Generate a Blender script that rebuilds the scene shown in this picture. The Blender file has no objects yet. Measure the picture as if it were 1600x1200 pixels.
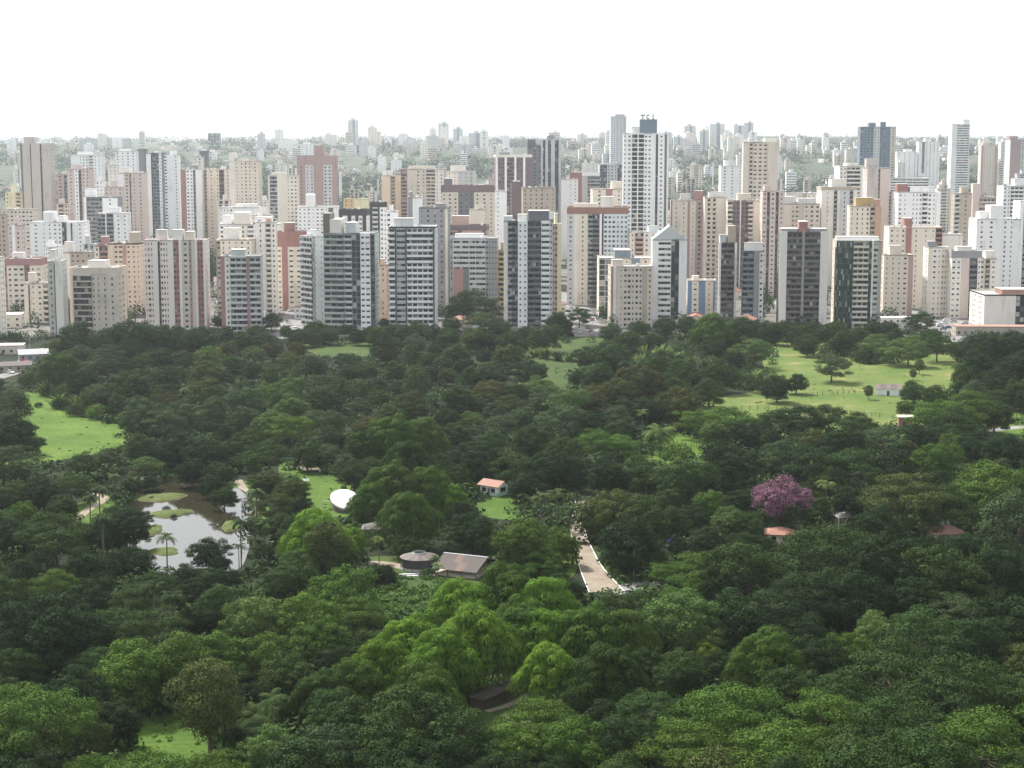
import bpy, math, random
import numpy as np

# ------------------------------------------------------------------ camera, sky, sun, exposure
SC = bpy.context.scene
FPX = 2700.0                       # focal length in pixels of the 1600 px wide photograph
CAM_H = 100.0
PITCH = math.atan((600 - 222) / FPX)
cam_data = bpy.data.cameras.new('camera')
cam_data.sensor_width = 36.0
cam_data.lens = 36.0 * FPX / 1600
cam_data.clip_start = 1.0
cam_data.clip_end = 40000
cam = bpy.data.objects.new('camera', cam_data)
SC.collection.objects.link(cam)
cam.location = (0, 0, CAM_H)
cam.rotation_euler = (math.pi / 2 - PITCH, 0, 0)
SC.camera = cam

SUN_EL = math.radians(50)
SUN_DIR = (-0.62, 0.78)            # horizontal direction towards the sun: behind the city, left
world = bpy.data.worlds.new('World')
SC.world = world
world.use_nodes = True
wn = world.node_tree
bgn = wn.nodes['Background']
sky = wn.nodes.new('ShaderNodeTexSky')
sky.sky_type = 'NISHITA'
sky.sun_disc = False
sky.sun_elevation = SUN_EL
sky.sun_rotation = math.atan2(SUN_DIR[0], SUN_DIR[1])
sky.dust_density = 4.0
mixw = wn.nodes.new('ShaderNodeMixRGB')
mixw.inputs[0].default_value = 0.62          # bright overcast sheet over the clear sky
mixw.inputs[2].default_value = (7.2, 7.3, 7.4, 1)
wn.links.new(sky.outputs[0], mixw.inputs[1])
wn.links.new(mixw.outputs[0], bgn.inputs[0])
bgn.inputs[1].default_value = 0.1

sun_data = bpy.data.lights.new('sun', 'SUN')
sun_data.energy = 4.8
sun_data.angle = math.radians(3)
sun_data.color = (1.0, 0.965, 0.90)
sun = bpy.data.objects.new('sun', sun_data)
SC.collection.objects.link(sun)
from mathutils import Vector
_sv = Vector((SUN_DIR[0] * math.cos(SUN_EL), SUN_DIR[1] * math.cos(SUN_EL), math.sin(SUN_EL)))
sun.rotation_euler = _sv.to_track_quat('Z', 'Y').to_euler()
sun.location = (-300, 500, 600)

SC.view_settings.view_transform = 'Standard'
SC.view_settings.look = 'None'
SC.view_settings.gamma = 1
SC.view_settings.use_curve_mapping = False
SC.view_settings.exposure = 0.92
SC.render.engine = 'CYCLES'
cy = SC.cycles
cy.max_bounces = 5
cy.diffuse_bounces = 3
cy.glossy_bounces = 2
cy.transmission_bounces = 3
cy.volume_bounces = 1
cy.transparent_max_bounces = 6
cy.caustics_reflective = False
cy.caustics_refractive = False
cy.sample_clamp_indirect = 4
cy.use_denoising = True
cy.denoiser = 'OPENIMAGEDENOISE'
cy.denoising_input_passes = 'RGB_ALBEDO_NORMAL'
cy.use_adaptive_sampling = False

HAZE_DENSITY = 0.000052

# ------------------------------------------------------------------ helpers
RNG = random.Random(7)
COL = SC.collection
CP, SP = math.cos(PITCH), math.sin(PITCH)


def terrain(y):
    pts = [(-1e5, 0), (1500, 0), (2000, 9), (2500, 23), (3000, 38), (3500, 54), (4500, 82), (6000, 98), (8000, 106), (11000, 112), (1e5, 112)]
    for (a, za), (b, zb) in zip(pts, pts[1:]):
        if y <= b:
            t = max(0.0, (y - a) / (b - a))
            return za + (zb - za) * t
    return 112


def ray(px, py):
    u, v = (px - 800) / FPX, (600 - py) / FPX
    return (u, CP + v * SP, -SP + v * CP)


def ground(px, py, z=0.0):
    d = ray(px, py)
    t = (z - CAM_H) / d[2]
    return (d[0] * t, d[1] * t)


def at_dist(px, py, Y):
    d = ray(px, py)
    t = Y / d[1]
    return (d[0] * t, Y, CAM_H + d[2] * t)


def project(x, y, z):
    dz = z - CAM_H
    fwd = y * CP - dz * SP
    up = y * SP + dz * CP
    return (800 + FPX * x / fwd, 600 - FPX * up / fwd)


def mat_new(name):
    m = bpy.data.materials.new(name)
    m.use_nodes = True
    nt = m.node_tree
    return m, nt, nt.nodes['Principled BSDF']


PAL = dict(
    white=(.80, .80, .79), ivory=(.72, .69, .63), cream=(.67, .61, .52), beige=(.58, .525, .45), tan=(.41, .355, .29),
    pinkish=(.58, .49, .44), pinkwhite=(.74, .66, .61), pinkgrey=(.49, .45, .42), peach=(.66, .54, .43), orange=(.47, .29, .21),
    ochre=(.45, .31, .13), yellow=(.58, .43, .22), paleyellow=(.72, .66, .44), salmon=(.49, .34, .28), redbrick=(.30, .15, .13),
    maroon=(.22, .07, .075), maroonlt=(.33, .19, .18), plum=(.17, .125, .13), mauve=(.36, .265, .25), brown=(.16, .135, .12),
    black=(.05, .05, .055), dgrey=(.145, .15, .16), grey=(.27, .27, .28), lgrey=(.52, .54, .54), concrete=(.46, .45, .42),
    greengrey=(.36, .42, .40), blue=(.15, .23, .36), bluegrey=(.17, .215, .26), lightblue=(.60, .67, .70), darkglass=(.035, .05, .06),
    greenglass=(.05, .12, .10), roofgrey=(.40, .39, .37), tile=(.23, .105, .07), tiledark=(.13, .08, .06), asphalt=(.10, .10, .105),
    paving=(.42, .38, .33), wood=(.10, .075, .06), tin=(.06, .05, .044), darktin=(.05, .043, .04), sand=(.50, .37, .25),
    trunk=(.10, .08, .06), palmtrunk=(.12, .105, .085), roofdark=(.17, .16, .15), whitewash=(.85, .85, .83), mint=(.42, .58, .50), brickpink=(.27, .15, .115))
MATS = {}


def paint(key):
    """painted or rendered wall: even colour, faint patchy weathering and vertical streaks"""
    if key in MATS:
        return MATS[key]
    m, nt, b = mat_new(key)
    L = nt.links
    geo = nt.nodes.new('ShaderNodeNewGeometry')
    mp = nt.nodes.new('ShaderNodeMapping')
    mp.inputs['Scale'].default_value = (.35, .35, .05)
    L.new(geo.outputs['Position'], mp.inputs[0])
    n1 = nt.nodes.new('ShaderNodeTexNoise')
    n1.inputs['Scale'].default_value = 1.0
    n1.inputs['Detail'].default_value = 5
    L.new(mp.outputs[0], n1.inputs[0])
    n2 = nt.nodes.new('ShaderNodeTexNoise')
    n2.inputs['Scale'].default_value = .08
    n2.inputs['Detail'].default_value = 3
    L.new(geo.outputs['Position'], n2.inputs[0])
    add = nt.nodes.new('ShaderNodeMath')
    L.new(n1.outputs[0], add.inputs[0])
    L.new(n2.outputs[0], add.inputs[1])
    ramp = nt.nodes.new('ShaderNodeValToRGB')
    c = PAL[key]
    ramp.color_ramp.elements[0].position = .62
    ramp.color_ramp.elements[0].color = (c[0] * .80, c[1] * .79, c[2] * .77, 1)
    ramp.color_ramp.elements[1].position = .92
    ramp.color_ramp.elements[1].color = (min(.86, c[0] * 1.06), min(.86, c[1] * 1.06), min(.86, c[2] * 1.06), 1)
    L.new(add.outputs[0], ramp.inputs[0])
    L.new(ramp.outputs[0], b.inputs['Base Color'])
    b.inputs['Roughness'].default_value = .75
    if 'glass' in key:
        b.inputs['Roughness'].default_value = .12
    MATS[key] = m
    return m


def glass_mat():
    m, nt, b = mat_new('window_glass')
    geo = nt.nodes.new('ShaderNodeNewGeometry')
    r = nt.nodes.new('ShaderNodeValToRGB')
    r.color_ramp.interpolation = 'CONSTANT'
    e = r.color_ramp.elements
    e[0].position, e[0].color = 0, (.025, .03, .035, 1)
    e[1].position, e[1].color = .45, (.05, .055, .06, 1)
    for p, c in ((.64, (.10, .105, .11)), (.77, (.20, .19, .18)), (.88, (.44, .42, .38))):
        x = e.new(p)
        x.color = (*c, 1)
    nt.links.new(geo.outputs['Random Per Island'], r.inputs[0])
    nt.links.new(r.outputs[0], b.inputs['Base Color'])
    b.inputs['Roughness'].default_value = .18
    return m


GLASS = glass_mat()


class MB:
    """collects quads and boxes for one mesh"""

    def __init__(self):
        self.v, self.f, self.m, self.mats = [], [], [], []

    def mi(self, mat):
        if mat not in self.mats:
            self.mats.append(mat)
        return self.mats.index(mat)

    def quad(self, a, b, c, d, mat):
        i = len(self.v)
        self.v += [a, b, c, d]
        self.f.append((i, i + 1, i + 2, i + 3))
        self.m.append(self.mi(mat))

    def poly(self, pts, mat):
        i = len(self.v)
        self.v += pts
        self.f.append(tuple(range(i, i + len(pts))))
        self.m.append(self.mi(mat))

    def box(self, x0, x1, y0, y1, z0, z1, mat, bottom=True):
        i = len(self.v)
        self.v += [(x0, y0, z0), (x1, y0, z0), (x1, y1, z0), (x0, y1, z0), (x0, y0, z1), (x1, y0, z1), (x1, y1, z1), (x0, y1, z1)]
        fs = [(4, 5, 6, 7), (0, 1, 5, 4), (1, 2, 6, 5), (2, 3, 7, 6), (3, 0, 4, 7)]
        if bottom:
            fs.append((3, 2, 1, 0))
        k = self.mi(mat)
        for f in fs:
            self.f.append(tuple(i + j for j in f))
            self.m.append(k)

    def obox(self, c, ux, half, z0, z1, mat):
        """box turned in plan: centre, unit direction, half sizes along and across"""
        vx, vy = -ux[1], ux[0]
        i = len(self.v)
        for z in (z0, z1):
            for a, b in ((-1, -1), (1, -1), (1, 1), (-1, 1)):
                self.v.append((c[0] + a * half[0] * ux[0] + b * half[1] * vx, c[1] + a * half[0] * ux[1] + b * half[1] * vy, z))
        k = self.mi(mat)
        for f in ((4, 5, 6, 7), (0, 1, 5, 4), (1, 2, 6, 5), (2, 3, 7, 6), (3, 0, 4, 7), (3, 2, 1, 0)):
            self.f.append(tuple(i + j for j in f))
            self.m.append(k)

    def tube(self, pts, radii, mat, n=6):
        """tapered tube along a polyline"""
        k = self.mi(mat)
        rings = []
        for j, p in enumerate(pts):
            a = Vector(pts[max(0, j - 1)])
            b = Vector(pts[min(len(pts) - 1, j + 1)])
            d = (b - a).normalized() if (b - a).length > 1e-6 else Vector((0, 0, 1))
            s = d.cross(Vector((0.31, 0.95, 0.05)))
            s.normalize()
            t = d.cross(s)
            i = len(self.v)
            for q in range(n):
                an = 2 * math.pi * q / n
                o = Vector(p) + (s * math.cos(an) + t * math.sin(an)) * radii[j]
                self.v.append(tuple(o))
            rings.append(i)
        for r0, r1 in zip(rings, rings[1:]):
            for q in range(n):
                self.f.append((r0 + q, r0 + (q + 1) % n, r1 + (q + 1) % n, r1 + q))
                self.m.append(k)
        self.f.append(tuple(rings[-1] + q for q in range(n)))
        self.m.append(k)

    def mesh(self, name, smooth=False):
        me = bpy.data.meshes.new(name)
        me.from_pydata(self.v, [], self.f)
        for mt in self.mats:
            me.materials.append(paint(mt) if isinstance(mt, str) else mt)
        if len(self.mats) > 1:
            me.polygons.foreach_set('material_index', self.m)
        if smooth:
            me.polygons.foreach_set('use_smooth', [True] * len(self.f))
        me.update()
        return me

    def build(self, name, parent=None, stuff=False, smooth=False):
        if not self.f:
            return None
        return link(name, self.mesh(name, smooth), parent, stuff)


def link(name, me, parent=None, stuff=False):
    o = bpy.data.objects.new(name, me)
    COL.objects.link(o)
    if parent:
        o.parent = parent
    if stuff:
        o['kind'] = 'stuff'
    return o


def tag(o, label, cat, group=None):
    o['label'] = label
    o['category'] = cat
    if group:
        o['group'] = group
    return o


def thing(name, label, cat, loc=(0, 0, 0), yaw=0.0, group=None):
    o = bpy.data.objects.new(name, None)
    COL.objects.link(o)
    o.location = loc
    o.rotation_euler = (0, 0, yaw)
    o.empty_display_size = 1
    if label:
        tag(o, label, cat, group)
    return o


def struct(o):
    o['kind'] = 'structure'
    return o
# ------------------------------------------------------------------ ground, lawns, pond, paths, streets
def earth(name, c1, c2, c3=None, scale=.05, fine=1.2, rough=.95, bump=.4):
    m, nt, b = mat_new(name)
    L = nt.links
    geo = nt.nodes.new('ShaderNodeNewGeometry')
    a = nt.nodes.new('ShaderNodeTexNoise')
    a.inputs['Scale'].default_value = scale
    a.inputs['Detail'].default_value = 6
    a.inputs['Roughness'].default_value = .65
    L.new(geo.outputs['Position'], a.inputs[0])
    f = nt.nodes.new('ShaderNodeTexNoise')
    f.inputs['Scale'].default_value = fine
    f.inputs['Detail'].default_value = 4
    L.new(geo.outputs['Position'], f.inputs[0])
    r = nt.nodes.new('ShaderNodeValToRGB')
    e = r.color_ramp.elements
    e[0].position, e[0].color = .36, (*c1, 1)
    e[1].position, e[1].color = .58, (*c2, 1)
    if c3:
        x = e.new(.72)
        x.color = (*c3, 1)
    L.new(a.outputs[0], r.inputs[0])
    mul = nt.nodes.new('ShaderNodeMixRGB')
    mul.blend_type = 'OVERLAY'
    mul.inputs[0].default_value = .55
    L.new(r.outputs[0], mul.inputs[1])
    L.new(f.outputs[0], mul.inputs[2])
    L.new(mul.outputs[0], b.inputs['Base Color'])
    b.inputs['Roughness'].default_value = rough
    b.inputs['Specular IOR Level'].default_value = .1
    bp = nt.nodes.new('ShaderNodeBump')
    bp.inputs['Strength'].default_value = bump
    bp.inputs['Distance'].default_value = .3
    L.new(f.outputs[0], bp.inputs['Height'])
    L.new(bp.outputs[0], b.inputs['Normal'])
    return m


M_GROUND = earth('shaded_forest_floor', (.009, .014, .006), (.014, .022, .008), (.024, .026, .012), .04)  # understory shade is put into this very dark colour
M_FAR = earth('far_land', (.045, .062, .045), (.075, .09, .065), (.20, .18, .15), .012, .05)
M_CITY = earth('city_ground', (.07, .075, .065), (.15, .14, .13), (.24, .21, .18), .03, .4)
M_LAWN = earth('lawn_grass', (.046, .088, .014), (.066, .112, .019), (.09, .125, .03), .05, .9)
M_MEADOW = earth('meadow_grass', (.050, .094, .014), (.078, .130, .020), (.115, .150, .038), .05, .7)
M_FIELD = earth('dry_field_grass', (.062, .108, .022), (.110, .138, .040), (.24, .19, .10), .045, .8)
M_ROUGH = earth('rough_grass', (.032, .055, .016), (.050, .078, .020), (.075, .09, .03), .06, .8)
M_SAND = earth('sandy_path', (.19, .16, .125), (.24, .205, .16), (.28, .24, .19), .2, 2.)
M_ROAD = earth('road', (.15, .145, .14), (.21, .205, .20), (.27, .26, .25), .1, 1.)
M_MUD = earth('bank', (.10, .085, .05), (.13, .11, .06), (.17, .14, .09), .2, 2.)


def water_mat():
    m, nt, b = mat_new('pond_water')
    b.inputs['Base Color'].default_value = (.028, .026, .014, 1)
    b.inputs['Roughness'].default_value = .04
    b.inputs['IOR'].default_value = 2.5
    n = nt.nodes.new('ShaderNodeTexNoise')
    n.inputs['Scale'].default_value = .8
    n.inputs['Detail'].default_value = 4
    geo = nt.nodes.new('ShaderNodeNewGeometry')
    nt.links.new(geo.outputs['Position'], n.inputs[0])
    bp = nt.nodes.new('ShaderNodeBump')
    bp.inputs['Strength'].default_value = .05
    bp.inputs['Distance'].default_value = .05
    nt.links.new(n.outputs[0], bp.inputs['Height'])
    nt.links.new(bp.outputs[0], b.inputs['Normal'])
    return m


M_WATER = water_mat()


def smooth_loop(pts, n=5):
    out = []
    k = len(pts)
    for i in range(k):
        p0, p1, p2, p3 = (np.array(pts[(i + j) % k], float) for j in (-1, 0, 1, 2))
        for s in range(n):
            t = s / n
            out.append(tuple(.5 * ((2 * p1) + (p2 - p0) * t + (2 * p0 - 5 * p1 + 4 * p2 - p3) * t * t + (3 * p1 - p0 - 3 * p2 + p3) * t ** 3)))
    return out


def smooth_line(pts, n=5):
    q = [pts[0]] + list(pts) + [pts[-1]]
    out = []
    for i in range(1, len(q) - 2):
        p0, p1, p2, p3 = (np.array(q[i + j], float) for j in (-1, 0, 1, 2))
        for s in range(n):
            t = s / n
            out.append(tuple(.5 * ((2 * p1) + (p2 - p0) * t + (2 * p0 - 5 * p1 + 4 * p2 - p3) * t * t + (3 * p1 - p0 - 3 * p2 + p3) * t ** 3)))
    out.append(tuple(pts[-1]))
    return out


def sheet(name, px, mat, z, smooth=True):
    """flat sheet whose outline follows the given spots on the ground"""
    g = [ground(*p) for p in px]
    if smooth:
        g = smooth_loop(g)
    mb = MB()
    mb.poly([(x, y, z) for x, y in g], mat)
    me = mb.mesh(name)
    o = link(name, me)
    if me.polygons[0].normal.z < 0:
        me.flip_normals()
    return struct(o)


def build_terrain():
    ys = list(np.linspace(-250, 1500, 36)) + list(np.linspace(1560, 4500, 50)) + list(np.linspace(4700, 11400, 40))
    nx = 61
    xs = np.linspace(-1, 1, nx)
    v, f = [], []
    rng = np.random.RandomState(4)
    ph = rng.rand(8, 3) * 6.28
    for y in ys:
        half = 420 + max(0, y) * .42
        for x in xs:
            X = x * half
            z = terrain(y)
            if y > 5200:
                w = min(1, (y - 5200) / 2500)
                h = math.sin(X * .0011 + ph[0, 0]) * 10 + math.sin(X * .0027 + y * .0009 + ph[1, 0]) * 7 + math.sin(X * .007 + ph[2, 0]) * 3.5 - 4 + (-12 if X < -1200 else 0) * min(1, (-1200 - X) / 600 if X < -1200 else 0)
                z += w * (h + 6)
            v.append((X, y, z))
    for j in range(len(ys) - 1):
        for i in range(nx - 1):
            a = j * nx + i
            f.append((a, a + 1, a + nx + 1, a + nx))
    me = bpy.data.meshes.new('ground')
    me.from_pydata(v, [], f)
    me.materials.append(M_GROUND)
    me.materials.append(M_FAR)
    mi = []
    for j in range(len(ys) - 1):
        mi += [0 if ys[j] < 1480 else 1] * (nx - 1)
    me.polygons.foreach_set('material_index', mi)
    me.polygons.foreach_set('use_smooth', [True] * len(f))
    struct(link('ground', me))


build_terrain()


def flat_quad(name, x0, x1, y0, y1, z, mat):
    mb = MB()
    mb.quad((x0, y0, z), (x1, y0, z), (x1, y1, z), (x0, y1, z), mat)
    return struct(mb.build(name))


flat_quad('city_ground', -560, 560, 892, 1498, .03, M_CITY)

MEADOW = [(38, 612), (75, 618), (108, 646), (150, 656), (196, 668), (205, 690), (160, 708), (110, 716), (60, 726), (20, 740), (-20, 745), (-20, 700), (30, 690)]
sheet('meadow', MEADOW, M_MEADOW, .03)
LAWN = [(440, 722), (500, 728), (545, 745), (560, 775), (545, 806), (500, 815), (455, 790), (440, 760)]
sheet('lawn', LAWN, M_LAWN, .03)
FIELD = [(1195, 528), (1300, 522), (1510, 540), (1530, 570), (1500, 600), (1460, 640), (1420, 690), (1340, 700), (1180, 690), (1090, 650), (1090, 620), (1190, 605)]
sheet('field', FIELD, M_FIELD, .03)
sheet('grass_strip', [(800, 528), (935, 522), (950, 560), (930, 600), (850, 610), (800, 590)], M_ROUGH, .03)
sheet('grass_strip', [(480, 536), (580, 532), (620, 545), (580, 556), (500, 556)], M_ROUGH, .03)
sheet('fenced_meadow', [(1020, 680), (1115, 676), (1150, 690), (1120, 722), (1030, 735), (980, 720)], M_MEADOW, .03)
sheet('lawn', [(150, 1135), (300, 1112), (395, 1105), (450, 1120), (440, 1185), (360, 1215), (200, 1225), (120, 1190)], M_LAWN, .03)
sheet('lawn', [(750, 782), (815, 772), (835, 800), (800, 812), (755, 805)], M_LAWN, .03)
sheet('lawn', [(880, 800), (903, 790), (910, 860), (890, 905), (870, 880)], M_LAWN, .03)
sheet('lawn', [(330, 760), (392, 752), (420, 780), (410, 815), (372, 812), (350, 790)], M_LAWN, .03)
sheet('lawn', [(110, 790), (190, 775), (205, 800), (190, 850), (130, 860), (95, 830)], M_LAWN, .03)
sheet('lawn', [(520, 880), (640, 868), (780, 878), (800, 905), (640, 925), (520, 930)], M_ROUGH, .03)
sheet('lawn', [(935, 850), (1080, 845), (1090, 905), (980, 920), (945, 900)], M_ROUGH, .03)
sheet('lawn', [(740, 1065), (840, 1050), (880, 1100), (790, 1140), (730, 1130)], M_ROUGH, .03)
sheet('lawn', [(1540, 640), (1640, 630), (1640, 700), (1540, 690)], M_MEADOW, .03)
sheet('thicket_grass', [(520, 905), (640, 900), (700, 915), (660, 960), (540, 975), (490, 940)], M_ROUGH, .05)

POND = [(192, 757), (232, 744), (300, 748), (368, 762), (392, 778), (398, 800), (392, 835), (386, 868), (372, 890), (330, 905), (265, 905), (238, 893), (216, 868), (190, 850), (184, 832), (190, 800)]
sheet('pond', POND, M_WATER, .06)


M_ISLE = earth('island_grass', (.05, .075, .02), (.075, .095, .028), (.12, .115, .05), .15, 1.2)


def mound(name, cx, cy, rx, ry, h, mat=None, seed=0, z0=.05):
    """low island: outline wobbling round an ellipse on the ground, domed, with a muddy rim"""
    r = random.Random(seed)
    c = ground(cx, cy)
    ax = abs(ground(cx + rx, cy)[0] - c[0])
    ay = abs(ground(cx, cy - ry)[1] - ground(cx, cy + ry)[1]) / 2
    ph = [r.random() * 6.28 for _ in range(3)]
    v = [(c[0], c[1], z0 + h)]
    f, mi = [], []
    n = 48
    rings = ((.45, .85), (.8, .45), (.94, .2), (1.0, 0))
    for s, hh in rings:
        for k in range(n):
            a = 2 * math.pi * k / n
            w = 1 + .16 * math.sin(2 * a + ph[0]) + .11 * math.sin(3 * a + ph[1]) + .05 * math.sin(7 * a + ph[2])
            v.append((c[0] + ax * s * w * math.cos(a), c[1] + ay * s * w * math.sin(a), z0 + h * hh - (.15 if hh == 0 else 0)))
    for k in range(n):
        f.append((0, 1 + k, 1 + (k + 1) % n))
        mi.append(0)
    for j in range(3):
        for k in range(n):
            a, b = 1 + j * n + k, 1 + j * n + (k + 1) % n
            f.append((a, a + n, b + n, b))
            mi.append(1 if j == 2 else 0)
    me = bpy.data.meshes.new(name)
    me.from_pydata(v, [], f)
    me.materials.append(mat or M_ISLE)
    me.materials.append(M_MUD)
    me.polygons.foreach_set('material_index', mi)
    me.polygons.foreach_set('use_smooth', [True] * len(f))
    return struct(link(name, me))


mound('island', 251, 778, 36, 7.5, .9, seed=1)
mound('island', 267, 803, 34, 6.5, .8, seed=2)
mound('island', 236, 829, 16, 10, .7, seed=3)
mound('island', 366, 822, 18, 10, .8, seed=4)
mound('island', 256, 862, 28, 6, .5, seed=5)
mound('island', 205, 868, 30, 9, .5, seed=6)
mound('island', 312, 893, 30, 6, .4, seed=8)


def ribbon(name, px, width, mat, z, kerb=None):
    """path along spots on the ground; width in metres at each spot"""
    g = smooth_line([(*ground(*p), w) for p, w in zip(px, width)], 6)
    L_, R_ = [], []
    for i, p in enumerate(g):
        a, b = g[max(0, i - 1)], g[min(len(g) - 1, i + 1)]
        d = np.array([b[0] - a[0], b[1] - a[1]])
        d /= max(1e-6, np.linalg.norm(d))
        nrm = np.array([-d[1], d[0]])
        L_.append(np.array(p[:2]) + nrm * p[2] / 2)
        R_.append(np.array(p[:2]) - nrm * p[2] / 2)
    mb = MB()
    for i in range(len(g) - 1):
        mb.quad((*R_[i], z), (*R_[i + 1], z), (*L_[i + 1], z), (*L_[i], z), mat)
    o = struct(mb.build(name))
    if o.data.polygons[0].normal.z < 0:
        o.data.flip_normals()
    if kerb:
        for side in (L_, R_):
            kb = MB()
            for i in range(len(g) - 1):
                a, b = side[i], side[i + 1]
                c = (a + b) / 2
                d = b - a
                l = np.linalg.norm(d)
                if l > 1e-6:
                    kb.obox(c, d / l, (l / 2 + .02, .16 * kerb), 0, .22, 'whitewash')
            struct(kb.build('kerb'))
    return o


ribbon('path', [(912, 775), (907, 800), (903, 830), (913, 860), (925, 890), (948, 925)], [3.8, 3.8, 3.8, 4.2, 5.6, 8], M_SAND, .07, kerb=.4)
ribbon('path', [(905, 790), (885, 775), (840, 768), (790, 770)], [4, 4, 4, 4], M_SAND, .06)
ribbon('path', [(372, 750), (382, 765), (398, 775), (420, 790)], [2.4, 2.4, 2.4, 2.4], M_SAND, .06)
ribbon('path', [(470, 705), (468, 718), (472, 730), (500, 735), (540, 738)], [2.4, 2.4, 3, 4, 4], M_SAND, .06)
ribbon('path', [(120, 812), (140, 795), (163, 780), (150, 770)], [2.5, 2.5, 2.5, 2.5], M_SAND, .06)
ribbon('path', [(545, 890), (580, 880), (620, 884), (640, 890)], [4, 4, 4, 3], M_SAND, .06)
ribbon('path', [(585, 905), (625, 900), (680, 898)], [2, 2, 2], M_ROAD, .07, kerb=.8)
ribbon('path', [(950, 925), (1010, 915), (1060, 918), (1120, 905), (1200, 880)], [7, 7, 7, 7, 7], M_ROAD, .06)
ribbon('path', [(1530, 675), (1570, 670), (1640, 662)], [5, 5, 5], M_ROAD, .06)
ribbon('path', [(760, 1112), (800, 1100), (838, 1078)], [1.6, 1.6, 1.6], M_SAND, .06)
ribbon('path', [(1030, 855), (1060, 850), (1110, 842)], [9, 9, 9], M_ROAD, .06)
# streets of the town edge
ribbon('street', [(470, 470), (462, 495), (445, 530)], [14, 14, 14], M_ROAD, .06)
ribbon('street', [(890, 455), (905, 490), (925, 526)], [16, 16, 18], M_ROAD, .06)
ribbon('street', [(-40, 598), (20, 580), (50, 562), (70, 545)], [12, 12, 12, 12], M_ROAD, .06)
sheet('car_park', [(1395, 470), (1520, 466), (1525, 515), (1500, 535), (1440, 530), (1400, 500)], M_ROAD, .05, False)
# ------------------------------------------------------------------ buildings
FH = 3.0
TOWER_INFO = []          # (px centre x, px mid y, label): landmarks for labels


def parse_bays(s):
    out = []
    for tok in s.split():
        spec, mat = tok.split(':')
        off = 0.0
        if '^' in mat:
            mat, o = mat.split('^')
            off = float(o)
        i = 0
        while i < len(spec) and (spec[i].isdigit() or spec[i] == '.'):
            i += 1
        w = float(spec[:i])
        t = spec[i]
        n = int(spec[i + 1:]) if len(spec) > i + 1 else 1
        out.append((w, t, n, mat, off))
    return out


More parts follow.
